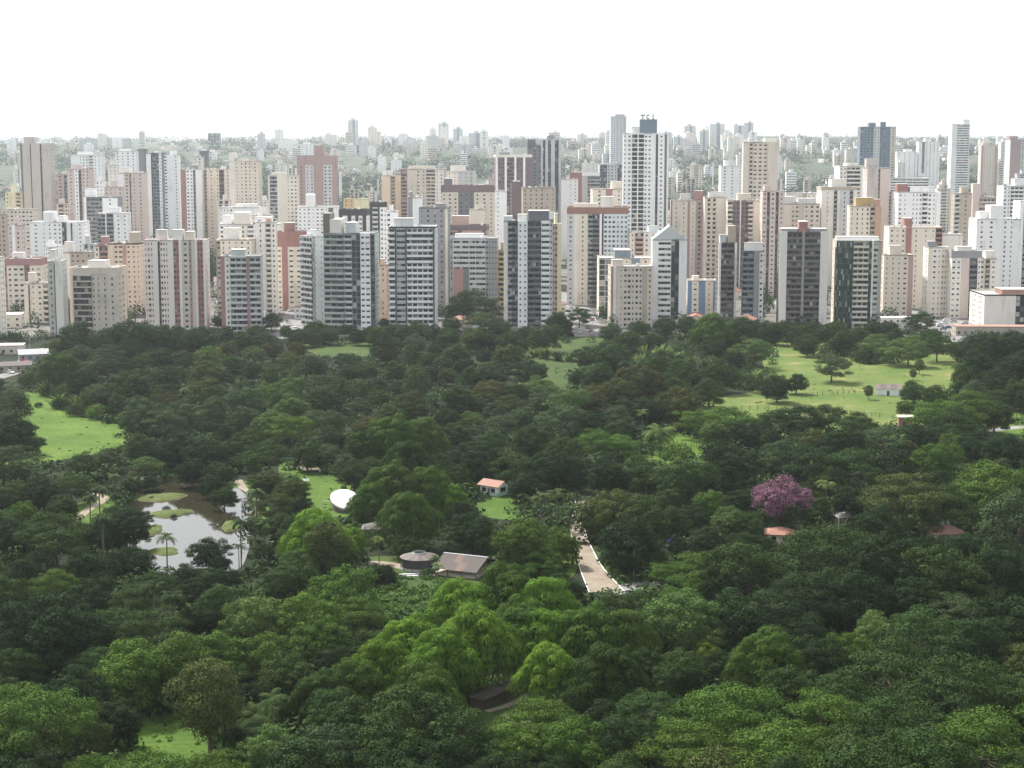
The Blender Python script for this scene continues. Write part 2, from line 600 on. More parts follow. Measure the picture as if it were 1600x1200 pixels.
class Tower:
    def __init__(self, seed, fh=FH):
        self.rng = random.Random(seed)
        self.wall, self.win, self.bal, self.roof, self.pent = MB(), MB(), MB(), MB(), MB()
        self.sep = []
        self.ac, self.near = MB(), False
        self.fh = fh

    def facade(self, org, ud, nd, W, H, bays, cap=None, base=None, detail=False):
        def P(u, n, z):
            return (org[0] + ud[0] * u + nd[0] * n, org[1] + ud[1] * u + nd[1] * n, z)

        def q(mb, u0, u1, z0, z1, n, mat):
            mb.quad(P(u0, n, z0), P(u1, n, z0), P(u1, n, z1), P(u0, n, z1), mat)

        def side(mb, u, z0, z1, n0, n1, mat):
            mb.quad(P(u, n0, z0), P(u, n1, z0), P(u, n1, z1), P(u, n0, z1), mat)

        def flat(mb, u0, u1, n0, n1, z, mat):
            mb.quad(P(u0, n1, z), P(u1, n1, z), P(u1, n0, z), P(u0, n0, z), mat)

        def ubox(mb, u0, u1, n0, n1, z0, z1, mat):
            q(mb, u0, u1, z0, z1, n1, mat)
            side(mb, u0, z0, z1, n0, n1, mat)
            side(mb, u1, z0, z1, n1, n0, mat)
            flat(mb, u0, u1, n0, n1, z1, mat)
            flat(mb, u0, u1, n0, n1, z0, mat)

        wall, win = self.wall, self.win
        tot = sum(b[0] for b in bays)
        u = 0.0
        zt = H
        if cap:
            zt = H - cap[0]
            ubox(wall, -.15, W + .15, -.05, .25, zt, H + .002, cap[1])
        zb = 0.0
        if base:
            zb = base[0]
            ubox(wall, -.1, W + .1, -.05, .2, 0, zb, base[1])
        fh = self.fh
        nf = max(1, int(round((zt - zb - .8) / fh)))
        fh = (zt - zb - .8) / nf
        rr = self.rng
        for (bw, t, n, mat, off) in bays:
            w = W * bw / tot
            u0, u1 = u, u + w
            u = u1
            if off:
                side(wall, u0, zb, zt, min(0, off), max(0, off), mat)
                side(wall, u1, zb, zt, max(0, off), min(0, off), mat)
                flat(wall, u0, u1, min(0, off), max(0, off), zt, mat)
            if t == 'p':
                q(wall, u0, u1, zb, zt, off, mat)
            elif t == 's':
                side(wall, u0, zb, zt, off - 1.3, off, mat)
                side(wall, u1, zb, zt, off, off - 1.3, mat)
                q(wall, u0, u1, zb, zt, off - 1.3, mat)
                for k in range(nf):
                    z = zb + k * fh
                    q(win, u0 + .2 * w, u1 - .2 * w, z + 1, z + 2.2, off - 1.25, GLASS)
            elif t == 'l':
                q(wall, u0, u1, zb, zt, off, mat)
                for k in range(1, nf + 1):
                    ubox(wall, u0, u1, off - .02, off + .12, zb + k * fh - .12, zb + k * fh + .06, mat)
            elif t in 'wkhg':
                if t == 'h':
                    fw, wh, sill, rec = .94, 1.35, .95, .35
                    n = max(1, n)
                elif t == 'g':
                    n = n if n > 1 else max(2, int(round(w / 1.5)))
                    fw, wh, sill, rec = .88, fh * .86, fh * .08, .08
                else:
                    cw = w / n
                    ww = min(cw * .62, rr.choice((.9, 1.1, 1.3, 1.6)))
                    fw, wh, sill, rec = ww / cw, rr.choice((1.0, 1.15, 1.3)), 1.0, .22
                cw = w / n
                colw = [rr.choice((.55, .8, 1.0, 1.25)) for _ in range(n)]
                z = zb
                for k in range(nf):
                    z0, z1 = z + sill, z + sill + wh
                    q(wall, u0, u1, z, z0, off, mat)
                    q(wall, u0, u1, z1, z + fh, off, mat)
                    ua = u0
                    for c in range(n):
                        fc = fw if t in 'hg' else min(.8, fw * colw[c])
                        a = u0 + cw * (c + .5 - fc / 2)
                        b = a + cw * fc
                        if self.near and t in 'wk' and rr.random() < .13:
                            ubox(self.ac, a + .1, min(b, a + .85), off, off + .4, z0 - .75, z0 - .2, 'lgrey')
                        q(wall, ua, a, z0, z1, off, mat)
                        ua = b
                        side(wall, a, z0, z1, off - rec, off, mat)
                        side(wall, b, z0, z1, off, off - rec, mat)
                        flat(wall, a, b, off - rec, off, z0, mat)
                        flat(wall, a, b, off - rec, off, z1, mat)
                        if t == 'h':
                            m_ = max(2, int((b - a) / 1.6))
                            for j in range(m_):
                                q(win, a + (b - a) * j / m_ + .03, a + (b - a) * (j + 1) / m_ - .03, z0, z1, off - rec, GLASS)
                        else:
                            q(win, a, b, z0, z1, off - rec, GLASS)
                    q(wall, ua, u1, z0, z1, off, mat)
                    if t == 'k':
                        ubox(wall, u0, u1, off - .02, off + .1, z + fh - .1, z + fh + .08, mat)
                    if t == 'h':
                        ubox(self.bal, u0 + .03, u1 - .03, off - .02, off + .18, z - .05, z + .8, mat)
                    z += fh
                q(wall, u0, u1, z, zt, off, mat)
            elif t == 'd':
                side(wall, u0, zb, zt, off - .5, off, mat)
                side(wall, u1, zb, zt, off, off - .5, mat)
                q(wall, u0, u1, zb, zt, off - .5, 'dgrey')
                q(wall, u0, u1, zb + nf * fh - .1, zt, off, mat)
                for k in range(nf):
                    z = zb + k * fh
                    m_ = max(2, int(w / 1.8))
                    for j in range(m_):
                        q(win, u0 + w * (j + .04) / m_, u0 + w * (j + .96) / m_, z + .7, z + fh - .25, off - .44, GLASS)
                    ubox(self.bal, u0 + .02, u1 - .02, off - .5, off + .6, z - .14, z + .08, mat)
                    ubox(self.bal, u0 + .02, u1 - .02, off + .45, off + .6, z + .08, z + .55, mat)
            elif t == 'b':
                rd = 1.5
                side(wall, u0, zb, zt, off - rd, off, mat)
                side(wall, u1, zb, zt, off, off - rd, mat)
                q(wall, u0, u1, zb, zt, off - rd, mat)
                q(wall, u0, u1, zb + nf * fh - .1, zt, off, mat)
                flat(wall, u0, u1, off - rd, off, zb + nf * fh - .1, mat)
                for k in range(nf):
                    z = zb + k * fh
                    m_ = max(1, int(w / 2.6))
                    for j in range(m_):
                        a = u0 + w * (j + .12) / m_
                        b = u0 + w * (j + .88) / m_
                        q(win, a, b, z + .1, z + 2.35, off - rd + .04, GLASS)
                    if rr.random() < .22:
                        # this balcony has been closed in with glass
                        m_ = max(2, int(w / 1.4))
                        for j in range(m_):
                            q(win, u0 + w * (j + .03) / m_, u0 + w * (j + .97) / m_, z + 1.06, z + fh - .2, off + .3, GLASS)
                    if detail:
                        self.sep.append((P, u0, u1, off, z, mat, rd))
                    else:
                        ubox(self.bal, u0 + .02, u1 - .02, off - rd, off + .75, z - .12, z + .06, mat)
                        ubox(self.bal, u0 + .02, u1 - .02, off + .6, off + .75, z + .06, z + 1.05, mat)
        return nf, fh


def solve_width(x0, x1, Y, yaw, depth):
    """front width and centre so that the whole block spans the two image columns"""
    zmid = 30 + terrain(Y)
    w = (x1 - x0) * Y / FPX
    cx = ((x0 + x1) / 2 - 800) * Y / FPX
    ux, uy = math.cos(yaw), math.sin(yaw)
    d = depth or min(24, max(9, .75 * w))
    for _ in range(8):
        px = []
        for a in (-w / 2, w / 2):
            for b in (0, d):
                px.append(project(cx + a * ux - b * uy, Y + a * uy + b * ux, zmid)[0])
        e = (x1 - x0) - (max(px) - min(px))
        w = max(4, w + e * Y / FPX * .9)
        cx += ((x0 + x1) / 2 - (max(px) + min(px)) / 2) * Y / FPX
        if not depth:
            d = min(24, max(9, .75 * w))
    return w, d, cx


BAL_MESH = {}


def B(x0, x1, yt, Y, label, bays, name='apartment_tower', cat='building', yaw=None, depth=None, side=None, left=None,
      cap=None, base=None, pent=None, detail=False, panels=(), gable=None, fh=FH, group=None, roofmat='roofgrey', mast=False, seed=None):
    seed = int(x0 * 7 + yt * 13 + Y) if seed is None else seed
    rr = random.Random(seed)
    if yaw is None:
        yaw = rr.uniform(-5, 5)
    yaw = math.radians(yaw)
    w, d, cx = solve_width(x0, x1, Y, yaw, depth)
    z0 = terrain(Y)
    H = max(5, at_dist((x0 + x1) / 2, yt, Y)[2] - z0)
    T = Tower(seed, fh)
    T.near = Y < 1120
    fb = parse_bays(bays)
    main = max(fb, key=lambda b: b[0])[3]
    if main in ('darkglass', 'greenglass', 'black', 'redbrick', 'maroon') and len(fb) > 1:
        main = sorted(fb, key=lambda b: -b[0])[1][3]
    sb = parse_bays(side) if side else parse_bays(f'2p:{main} 3w{max(1, int(d / 6))}:{main} 1.5p:{main} 3w{max(1, int(d / 6))}:{main} 2p:{main}')
    lb = parse_bays(left) if left else sb
    T.facade((-w / 2, 0), (1, 0), (0, -1), w, H, fb, cap, base, detail)
    T.facade((w / 2, 0), (0, 1), (1, 0), d, H, sb, cap, base)
    T.facade((w / 2, d), (-1, 0), (0, 1), w, H, [(1, 'p', 1, main, 0)], cap, base)
    T.facade((-w / 2, d), (0, -1), (-1, 0), d, H, lb, cap, base)
    # roof deck inside a parapet
    R, pm = T.roof, (cap[1] if cap else main)
    zr = H - .75
    R.quad((-w / 2 + .2, .2, zr), (w / 2 - .2, .2, zr), (w / 2 - .2, d - .2, zr), (-w / 2 + .2, d - .2, zr), roofmat)
    for a in ((-w / 2, w / 2, 0, .2), (-w / 2, w / 2, d - .2, d), (-w / 2, -w / 2 + .2, .2, d - .2), (w / 2 - .2, w / 2, .2, d - .2)):
        R.box(a[0], a[1], a[2], a[3], H - .8, H + .05, pm)
    if pent is None:
        a = rr.uniform(.08, .45)
        pent = [(a, a + rr.uniform(.28, .45), rr.uniform(3, 5.5), main)]
    for k, (a, b, h, mt) in enumerate(pent):
        X0, X1 = -w / 2 + w * a, -w / 2 + w * b
        y0, y1 = d * .2, d * rr.uniform(.6, .85)
        if h > 6.5:
            y0 = .3
        T.pent.box(X0, X1, y0, y1, zr + .002, H + h, mt)
        T.pent.box(X0 - .15, X1 + .15, y0 - .15, y1 + .15, H + h, H + h + .25, 'roofgrey' if h < 6.5 else mt)
    th = thing(name, label, cat, (cx, Y, z0), yaw, group)
    wo = T.wall.build('wall', th)
    T.win.build('window', th, stuff=True)
    T.bal.build('balcony_rail', th, stuff=True)
    T.ac.build('air_conditioner', th, stuff=True)
    T.roof.build('roof', th)
    T.pent.build('penthouse', th)
    # clutter of a flat roof
    if Y < 1700 and w > 7:
        cl = MB()
        for _ in range(rr.randint(2, 5)):
            a, b = rr.uniform(-w / 2 + 1, w / 2 - 2.2), rr.uniform(.8, d - 2)
            cl.box(a, a + rr.uniform(.8, 1.8), b, b + rr.uniform(.7, 1.4), zr + .003, zr + rr.uniform(.9, 2.0), rr.choice(('lgrey', 'whitewash', 'grey', 'lightblue')))
        cl.build('roof_unit', th, stuff=True)
    if mast or (Y < 2000 and rr.random() < .25):
        mm = MB()
        a = rr.uniform(-.2, .2) * w
        mm.tube([(a, d * .5, H + 2), (a, d * .5, H + 9 + rr.uniform(0, 4))], [.12, .06], 'grey', 5)
        mm.build('antenna', th)
    for (fx0, fx1, za, zb, off, mt) in panels:
        pb = MB()
        pb.box(-w / 2 + w * fx0, -w / 2 + w * fx1, -off, .05, H * za, H * zb, mt)
        pb.build('wall_panel', th)
    if gable:
        g = MB()
        h, mt = gable
        g.poly([(-w / 2, -.1, H), (w / 2, -.1, H), (0, -.1, H + h)], mt)
        g.poly([(-w / 2, d, H), (0, d, H + h), (w / 2, d, H)], mt)
        g.quad((-w / 2, -.1, H), (0, -.1, H + h), (0, d, H + h), (-w / 2, d, H), mt)
        g.quad((w / 2, -.1, H), (w / 2, d, H), (0, d, H + h), (0, -.1, H + h), mt)
        g.build('gable', th)
    # balconies of the nearest towers: one object each
    for (P, u0, u1, off, z, mat, rd) in T.sep:
        key = (round(u1 - u0, 3), mat, round(rd, 2))
        if key not in BAL_MESH:
            bm_ = MB()
            L = u1 - u0 - .06
            bm_.box(-L / 2, L / 2, -.75, rd - .02, -.12, .06, mat)
            bm_.box(-L / 2, L / 2, -.75, -.6, .06, 1.08, mat)
            bm_.box(-L / 2, -L / 2 + .12, -.6, 0, .06, 1.0, mat)
            bm_.box(L / 2 - .12, L / 2, -.6, 0, .06, 1.0, mat)
            BAL_MESH[key] = bm_.mesh('balcony')
        o = link('balcony', BAL_MESH[key], th)
        o.location = P((u0 + u1) / 2, off, z)
    TOWER_INFO.append(((x0 + x1) / 2, yt, label))
    return th, w, d, H


def sz(s):
    return s


# ---- front row along the park
B(-16, 8, 402, 885, 'plain ivory tower cut off by the left edge beside low sheds', '22p:ivory')
B(75, 105, 408, 890, 'slim pale concrete tower with one column of small windows and a rounded bare flank', '12w1:concrete 2s:grey 14p:ivory^0.4', yaw=4, depth=13)
B(108, 197, 418, 905, 'beige tower with curved dark balconies across its left half', '8l:beige 34d:beige^1.0 6w1:beige 24k2:beige 17k1:beige^0.8', cap=(3.5, 'beige'), detail=True, pent=[(.35, .7, 3, 'ivory')], yaw=-2)
B(226, 328, 375, 925, 'long pink and cream tower with two brick red window strips', '16w3:pinkwhite 8p:ivory 4s:plum 14w3:pinkwhite 9p:ivory 10w2:redbrick 5p:ivory^0.6 12w1:beige 5w1:mauve 6p:beige 4p:ivory^0.6 10w2:redbrick 5p:ivory^0.6',
  pent=[(.18, .36, 5, 'pinkwhite'), (.45, .62, 5, 'ivory'), (.66, .8, 4, 'cream')], yaw=2, depth=14)
B(170, 226, 380, 1010, 'peach tower with an orange vertical strip beside the long pink tower', '10p:peach 18w2:peach 6p:orange^0.3 20w2:peach 6w1:peach', pent=[(.66, .97, 6, 'tan')], yaw=0)
B(345, 411, 400, 915, 'balcony tower framed by dark red walls', '7p:maroonlt 9w1:ivory 28b:lgrey^0.4 5p:maroonlt^0.8 18b:lgrey', left='1p:maroonlt', side='1w2:lgrey', pent=[(.25, .6, 3, 'greengrey')], detail=True, yaw=3)
B(400, 434, 347, 1010, 'ivory tower with dark open balconies on its right, behind the red framed tower', '17w1:ivory 9b:cream 9w1:ivory', pent=[(.5, .75, 2, 'salmon')])
B(433, 481, 362, 1035, 'cream tower crowned and split by brick red walls', '8w1:cream 9p:redbrick^0.5 24w2:cream 7w1:cream', cap=(9, 'redbrick'), pent=[(.25, .6, 5, 'redbrick')])
B(469, 509, 369, 940, 'narrow white tower with tiers of slanting balconies on its left flank', '6w1:white 6p:white 5w1:white 4p:white', yaw=36, depth=14, left='1w1:lgrey 6b:lgrey', pent=[(.4, .8, 3, 'white')])
B(506, 593, 364, 920, 'grey green tower of staggered terraces with a white window shaft at its right', '22b:greengrey 13b:greengrey^0.9 14b:lgrey 15g2:bluegrey 17w2:white^0.9 7s:dgrey', detail=True,
  pent=[(0, .13, 10, 'brown'), (.13, .34, 7, 'ivory'), (.42, .62, 5, 'lgrey')], yaw=-3)
B(608, 684, 354, 920, 'white tower banded with long balcony parapets between black vertical frames', '10b:white 2p:black^1 15h:lgrey 2p:black^1 43b:white 2p:black^1.2 3p:white', detail=True, pent=[(.1, .5, 4, 'lgrey')], yaw=0)
B(655, 704, 324, 1005, 'grey tower with pale window panels behind the banded white tower', '10w1:grey 34w3:grey 5p:cream', pent=[(.55, .9, 2, 'grey')])
B(638, 661, 308, 1030, 'plain white shaft rising behind the banded white tower', '7p:grey 14p:white', pent=[(.1, .3, 3, 'grey')])
B(703, 779, 372, 985, 'grey block with white ribbon bands and a maroon lower wall', '5w1:grey 26h:lgrey 10h:lgrey 16h:lgrey 19w4:grey', panels=[(.07, .28, 0, .62, .5, 'maroonlt'), (.28, .4, 0, .62, .4, 'dgrey')], pent=[(.1, .7, 2, 'white')])
B(700, 764, 352, 1035, 'brick pink block with a dark roof band and white balconies', '14b:salmon 6p:plum 28w3:salmon 6p:plum', cap=(3, 'plum'), name='apartment_block')
B(776, 793, 392, 990, 'narrow yellow block with dark balconies', '3p:yellow 14b:yellow', name='apartment_block')
B(787, 864, 345, 925, 'black and white tower with a central white window shaft and white balcony panels', '7p:ivory 7b:grey 10b:dgrey 16w2:white^1.2 23b:dgrey 14h:white^0.5 5w1:lgrey', detail=True,
  pent=[(0, .16, 2, 'lgrey'), (.28, .47, 3, 'white'), (.5, .92, 5, 'dgrey')], yaw=-2)
B(861, 877, 350, 960, 'slim salmon block with a pale yellow vertical strip', '5w1:salmon 4w1:salmon 7p:paleyellow^0.4', name='apartment_block', depth=12)
B(950, 1020, 416, 935, 'squat beige tower with a ribbed pink left flank', '4p:mauve 4p:ivory^0.5 4p:pinkish 8w1:beige 30k5:beige 7p:tan^0.3 9k1:beige', pent=[(.05, .3, 3, 'pinkish')], yaw=2)
B(933, 1036, 403, 990, 'cream block with a grey central shaft and glazed left end', '18g2:lgrey 30w2:cream 12p:bluegrey^1.2 34w2:cream', pent=[(.25, .5, 4, 'bluegrey')], name='apartment_block')
B(1017, 1073, 374, 950, 'white gabled tower with white ribbons and a dark glass strip', '9p:white 20h:white 12g2:darkglass 3p:white 9p:white', gable=(7.5, 'lgrey'), pent=[], yaw=-2, base=(3, 'lgrey'))
B(1070, 1122, 438, 990, 'low cream block with blue wall strips', '8p:blue 12w1:cream 12p:blue 14w1:cream 8p:blue', name='apartment_block', pent=[(.2, .4, 2, 'cream')])
B(1118, 1151, 379, 955, 'dark brown narrow tower with a bare concrete lift core', '4p:white^0.8 23b:brown 4p:white^0.3', pent=[(.5, .92, 9, 'tan'), (.1, .45, 4, 'lgrey')], detail=True, yaw=3)
B(1159, 1193, 392, 945, 'narrow dark glass tower with a white roof box and grey edge', '17b:bluegrey 8p:grey^0.6 7w1:white', pent=[(.08, .96, 4, 'white')], detail=True, yaw=-4)
B(1214, 1293, 362, 925, 'dark brown twin bay tower between cream end walls', '11p:ivory^1 23b:brown 4p:grey^0.8 24b:brown 12p:ivory^1', pent=[(.4, .58, 5, 'redbrick'), (.02, .38, 1.2, 'grey'), (.6, .98, 1.2, 'grey')], detail=True, yaw=-5)
B(1300, 1377, 376, 930, 'green glass tower with cream balconies and white roof slabs', '29g10:greenglass 26b:cream 5g:greenglass 3p:ivory^0.8 8h:lgrey 6p:tan', pent=[(.02, .95, 1.6, 'whitewash')], detail=True, yaw=-4)
B(1517, 1700, 460, 935, 'low windowless ivory hall with one tall dark window', '34p:ivory 14g3:darkglass 62p:ivory', name='commercial_hall', pent=[(.2, .5, 2, 'brickpink')], depth=30, yaw=0)
B(589, 607, 414, 965, 'low salmon block squeezed between the terraced tower and the banded tower', '4p:beige 14w1:salmon', name='apartment_block')

# ---- second and third rows, left
B(5, 73, 404, 1010, 'cream tower with a burgundy crown band at the left', '6w1:maroonlt 32w3:cream 10s:maroonlt 21w2:cream', cap=(4, 'maroonlt'), pent=[(.2, .5, 3, 'ivory')])
B(36, 79, 442, 960, 'low cream block with fine floor lines below the burgundy crown', '8l:cream 3s:grey 24k2:cream 9b:cream', name='apartment_block')
B(48, 141, 347, 1250, 'bright white stepped block with square windows and a dark glass panel', '18w1:white 20w2:white 16w2:white 8g2:darkglass 7p:white^0.8 3s:grey 7p:white^0.8 11w1:white', pent=[(.25, .43, 7, 'white'), (.5, .62, 4, 'white')], name='apartment_block')
B(70, 101, 384, 1090, 'white tower with rounded stacked balconies below the stepped block', '8w1:white 15b:white^0.8 7p:white', pent=[(.1, .5, 3, 'white')])
B(133, 193, 308, 1340, 'white framed tower with a grey balcony field', '4p:white^0.5 28b:grey 27w1:white', pent=[(0, .3, 6, 'white')])
B(153, 206, 333, 1255, 'white block with two dark balcony bays', '14b:grey 2p:white^0.6 12b:grey 3p:white 22w2:white')
B(10, 37, 300, 1450, 'pale yellow block with a raised stair core', '8w1:paleyellow 12p:paleyellow^0.5 8b:paleyellow', pent=[(.38, .68, 6, 'paleyellow')], name='apartment_block')
B(5, 63, 327, 1310, 'long beige block with rows of tiny windows', '57w8:beige', name='apartment_block', pent=[])
B(-14, 14, 335, 1150, 'grey beige tower at the left edge with small windows', '12w2:beige 14w2:tan')
B(14, 41, 352, 1130, 'pinkish block with a white shaft near the left edge', '9w1:pinkish 6p:white^0.6 12w1:pinkish', name='apartment_block')
B(99, 150, 394, 1075, 'tan block with a plain ivory stair box on its roof', '12p:ivory 28w3:tan 11w1:tan', name='apartment_block', pent=[(.02, .3, 6, 'ivory')])
B(148, 180, 384, 1045, 'cream tower with a maroon balcony strip', '8w1:cream 14b:maroonlt 8w1:cream')
B(338, 402, 374, 1000, 'wide cream block behind the red framed tower', '8s:tan 56w5:cream', name='apartment_block', pent=[(.2, .6, 6, 'ivory')])
B(343, 442, 350, 1120, 'white terraced block of irregular windows below the tree mass', '14w2:white 20w2:ivory 8b:white 20w3:white 12w1:white', name='apartment_block', pent=[(.05, .2, 5, 'white'), (.25, .5, 7, 'ivory'), (.6, .85, 4, 'white')])
B(344, 409, 324, 1260, 'long white hall with square windows above the tree mass', '22w4:white 42p:white', name='apartment_block', pent=[(.4, .95, 2, 'white')])
B(420, 469, 274, 1380, 'cream tower with a dark balcony strip at its left edge', '3p:cream 12d:lgrey 15p:cream^0.5 18w3:cream', pent=[(.1, .6, 2, 'cream')])
B(466, 529, 243, 1500, 'reddish brown tower with two pale window strips', '12w1:mauve 13w2:lgrey 14p:mauve^0.6 13w2:lgrey 5p:mauve', cap=(8, 'mauve'), pent=[(.45, .68, 8, 'mauve')])
B(466, 531, 323, 1340, 'low white block with two window rows below the reddish tower', '52w7:white 8s:dgrey 8p:white', name='apartment_block', pent=[(.2, .4, 9, 'white')])
B(531, 578, 327, 1100, 'black framed block with white window slots', '5p:black^0.5 9w1:white 6p:black^0.5 7w1:white 5p:black^0.5 7w1:white 6p:black^0.5', cap=(4, 'black'), name='apartment_block', pent=[])
B(579, 605, 316, 1085, 'taller black framed block with white windows', '4p:black^0.5 10b:lgrey 3p:black^0.5 8w1:white 4w1:white', cap=(3, 'black'), pent=[])
B(528, 574, 347, 1130, 'low beige block with orange window surrounds', '46w6:pinkwhite', name='apartment_block', pent=[])
B(537, 578, 311, 1420, 'low yellow framed block', '18w2:yellow 24p:paleyellow', name='apartment_block', pent=[])
B(597, 631, 274, 1470, 'orange cream tower beside the beige paired window tower', '14p:peach 8s:tan 12p:peach', pent=[(.05, .5, 4, 'white')])
B(627, 698, 264, 1450, 'beige tower with paired windows and a white right end', '10b:mauve 14p:beige 18w2:beige 14b:beige 14w2:ivory', pent=[(.15, .75, 2, 'beige')])
B(690, 744, 268, 1500, 'pale low block peeping over the dark centred block', '26w3:ivory 26w3:lgrey', name='apartment_block')
B(690, 773, 290, 1300, 'wide beige block with a dark recessed centre', '26w3:beige^0.6 24w3:dgrey 32w3:beige^0.6', cap=(5, 'plum'), name='apartment_block', pent=[(.05, .2, 5, 'dgrey')])
B(734, 758, 327, 1140, 'plain cream rooftop block', '24p:cream', name='apartment_block', pent=[(.4, .95, 3, 'cream')])
B(773, 792, 298, 1190, 'plain white tower with one window column', '10w1:white 8p:white', pent=[])
B(604, 623, 330, 1045, 'white narrow block beside the black framed one', '8w1:white 11p:white', name='apartment_block')

# ---- middle
B(772, 831, 242, 1430, 'dark plum tower with white vertical ribs', '3p:white^0.6 9w2:plum 3p:white^0.6 10h:plum 3p:white^0.6 9w2:plum 3p:white^0.6 9p:plum', cap=(2, 'ivory'), pent=[(.1, .4, 2, 'grey')])
B(823, 847, 227, 1540, 'dark grey tower with a stepped top', '24w3:dgrey', pent=[(0, .55, 5, 'dgrey')])
B(845, 876, 218, 1490, 'green grey glass tower with pale fins', '3p:lgrey^0.5 4g:darkglass 4p:lgrey^0.5 5g:bluegrey 6p:lgrey^0.5 6g:darkglass 3p:lgrey^0.5', pent=[(.3, .7, 3, 'grey')])
B(815, 868, 293, 1210, 'tan block with six columns of small windows', '53w6:tan', name='apartment_block', pent=[])
B(798, 817, 284, 1330, 'blank plum slab beside the tan block', '17p:plum', pent=[])
B(875, 903, 280, 1480, 'white tower leaning against a red slab', '10p:white 16w2:white', pent=[(.3, .5, 2, 'white')])
B(889, 909, 270, 1510, 'brick red slab tower', '18p:redbrick', pent=[])
B(905, 937, 275, 1530, 'small tower with green balconies and a white roof', '12p:lgrey 18b:greengrey', pent=[(0, 1, 3, 'white')])
B(934, 971, 257, 1700, 'grey blue glass tower behind the tallest tower', '12g:bluegrey 17w3:lgrey 7g:darkglass', pent=[(.1, .5, 1, 'lgrey')])
B(886, 981, 324, 1065, 'red capped tower with grey balconies and a pale blue window wall', '12w1:lgrey 6p:ivory 18w1:cream 8b:grey 12b:dgrey 4p:white^0.8 3s:maroon 42w6:lightblue', cap=(4, 'brickpink'), pent=[(.55, .75, 6, 'ivory'), (.1, .5, 2, 'cream')], yaw=-4)
B(922, 977, 295, 1290, 'cream tower with a maroon shaft beside the tallest tower', '22w1:cream 10p:maroonlt^0.5 22w1:cream', pent=[(.6, .95, 5, 'cream')])
T_MAIN = B(972, 1043, 208, 1190, 'tallest white tower with a lettered rooftop sign and dark vertical stripes', '6w1:white 9w1:white 9d:white^0.3 2p:white^1.2 9d:white^0.3 13w2:white 7p:white 4s:dgrey 11w1:white^0.6 4p:dgrey 3p:white', pent=[(.18, .62, 4, 'white'), (.36, .74, 9, 'bluegrey')], yaw=-3)
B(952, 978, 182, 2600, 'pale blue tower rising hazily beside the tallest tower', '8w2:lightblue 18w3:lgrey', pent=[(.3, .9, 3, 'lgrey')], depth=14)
B(980, 1033, 362, 1055, 'white and cream block below the tallest tower', '8w1:cream 14b:salmon 22w2:ivory 8p:white', name='apartment_block', pent=[(.6, .9, 3, 'lightblue')])
B(1046, 1098, 313, 1150, 'beige tower with maroon edges', '3p:maroonlt 24w2:beige 4p:maroonlt 9w1:beige 12w1:mauve', pent=[(.3, .6, 4, 'beige'), (.72, 1, 6, 'maroonlt')])
B(1097, 1135, 308, 1140, 'cream tower with two dark balcony slots', '5p:cream 5b:cream 4p:cream 5b:cream 19p:cream', pent=[(.2, .9, 3, 'ivory')])
B(1132, 1189, 313, 1125, 'plum tower between pale balcony columns', '8b:cream 12w2:plum 2p:ivory^0.5 12w2:plum 8b:cream 14p:cream', pent=[(.3, .7, 4, 'beige')])
B(1157, 1212, 222, 1260, 'tall beige tower dotted with square windows', '10p:beige 5b:beige 24w3:beige 15p:beige^0.8', pent=[(.62, .98, 3, 'ivory')], mast=True)
B(1186, 1224, 298, 1105, 'pinkish tower with dark vertical window grooves', '8w1:pinkish 5s:dgrey 10w1:pinkish 5s:dgrey 10w1:pinkish')
B(1122, 1161, 259, 1650, 'broad pale box block beside the tall dotted tower', '38w3:white', name='apartment_block')

# ---- right
B(1301, 1351, 259, 1290, 'cream tower with paired dark balconies', '11w2:ivory 20b:ivory 9w1:ivory', pent=[(.3, .7, 2, 'ivory')])
B(1345, 1387, 262, 1180, 'blank pinkish grey slab tower', '21p:pinkgrey^0.8 4s:tan 18p:pinkish', pent=[(0, .5, 6, 'pinkgrey')])
B(1322, 1375, 322, 1095, 'cream block with an ochre top and a red shaft', '36w4:cream 8b:tan 11p:orange^0.4', name='apartment_block', pent=[(.2, .75, 5, 'ochre'), (.75, .98, 4, 'orange')])
B(1274, 1337, 292, 1140, 'ivory tower with two zigzag columns of dark balconies', '22w1:ivory 6b:grey 4p:ivory 18w1:lgrey 6b:grey 7p:ivory', cap=(2, 'tan'))
B(1219, 1280, 318, 1130, 'beige block with two gabled grey roof houses', '12p:beige 14w2:beige 8p:pinkgrey 28w3:beige', name='apartment_block', pent=[(.02, .3, 4, 'lgrey'), (.4, .9, 3, 'lgrey')])
B(1225, 1280, 302, 1260, 'pale stepped block with small dark openings', '24w4:ivory 8p:tan 22w3:ivory', name='apartment_block', pent=[])
B(1393, 1467, 300, 1150, 'bright white tower with a dark balcony column', '18w2:white 8p:white 20w3:white 10b:white 16w2:white 8p:white^0.8', pent=[(0, .25, 5, 'redbrick'), (.3, .9, 3, 'white')])
B(1380, 1471, 355, 1045, 'cream tower with a curved brick red ribbon', '28k3:cream 9p:redbrick^0.8 32k2:cream 8w1:cream 11b:redbrick', pent=[(.3, .45, 5, 'redbrick')])
B(1460, 1503, 366, 1050, 'plain ivory block beside the red ribbon tower', '40p:ivory', name='apartment_block', pent=[])
B(1374, 1427, 398, 1000, 'low beige block with a mauve right end', '44k4:beige 9p:mauve', name='apartment_block')
B(1442, 1484, 386, 995, 'cream tower with a grey box at its left roof corner', '8p:cream 18w2:ivory 16w3:cream', pent=[(0, .38, 3, 'grey')])
B(1480, 1533, 392, 985, 'cream and pink tower under a grey crown', '16w2:ivory 14p:pinkish 13b:dgrey 6w1:ivory', cap=(4, 'grey'), pent=[(.2, .7, 2, 'ivory')])
B(1522, 1558, 404, 1010, 'beige block stepped down beside the grey crowned tower', '14k1:beige 9b:tan 14w1:ivory', name='apartment_block', pent=[(.4, .95, 4, 'ivory')])
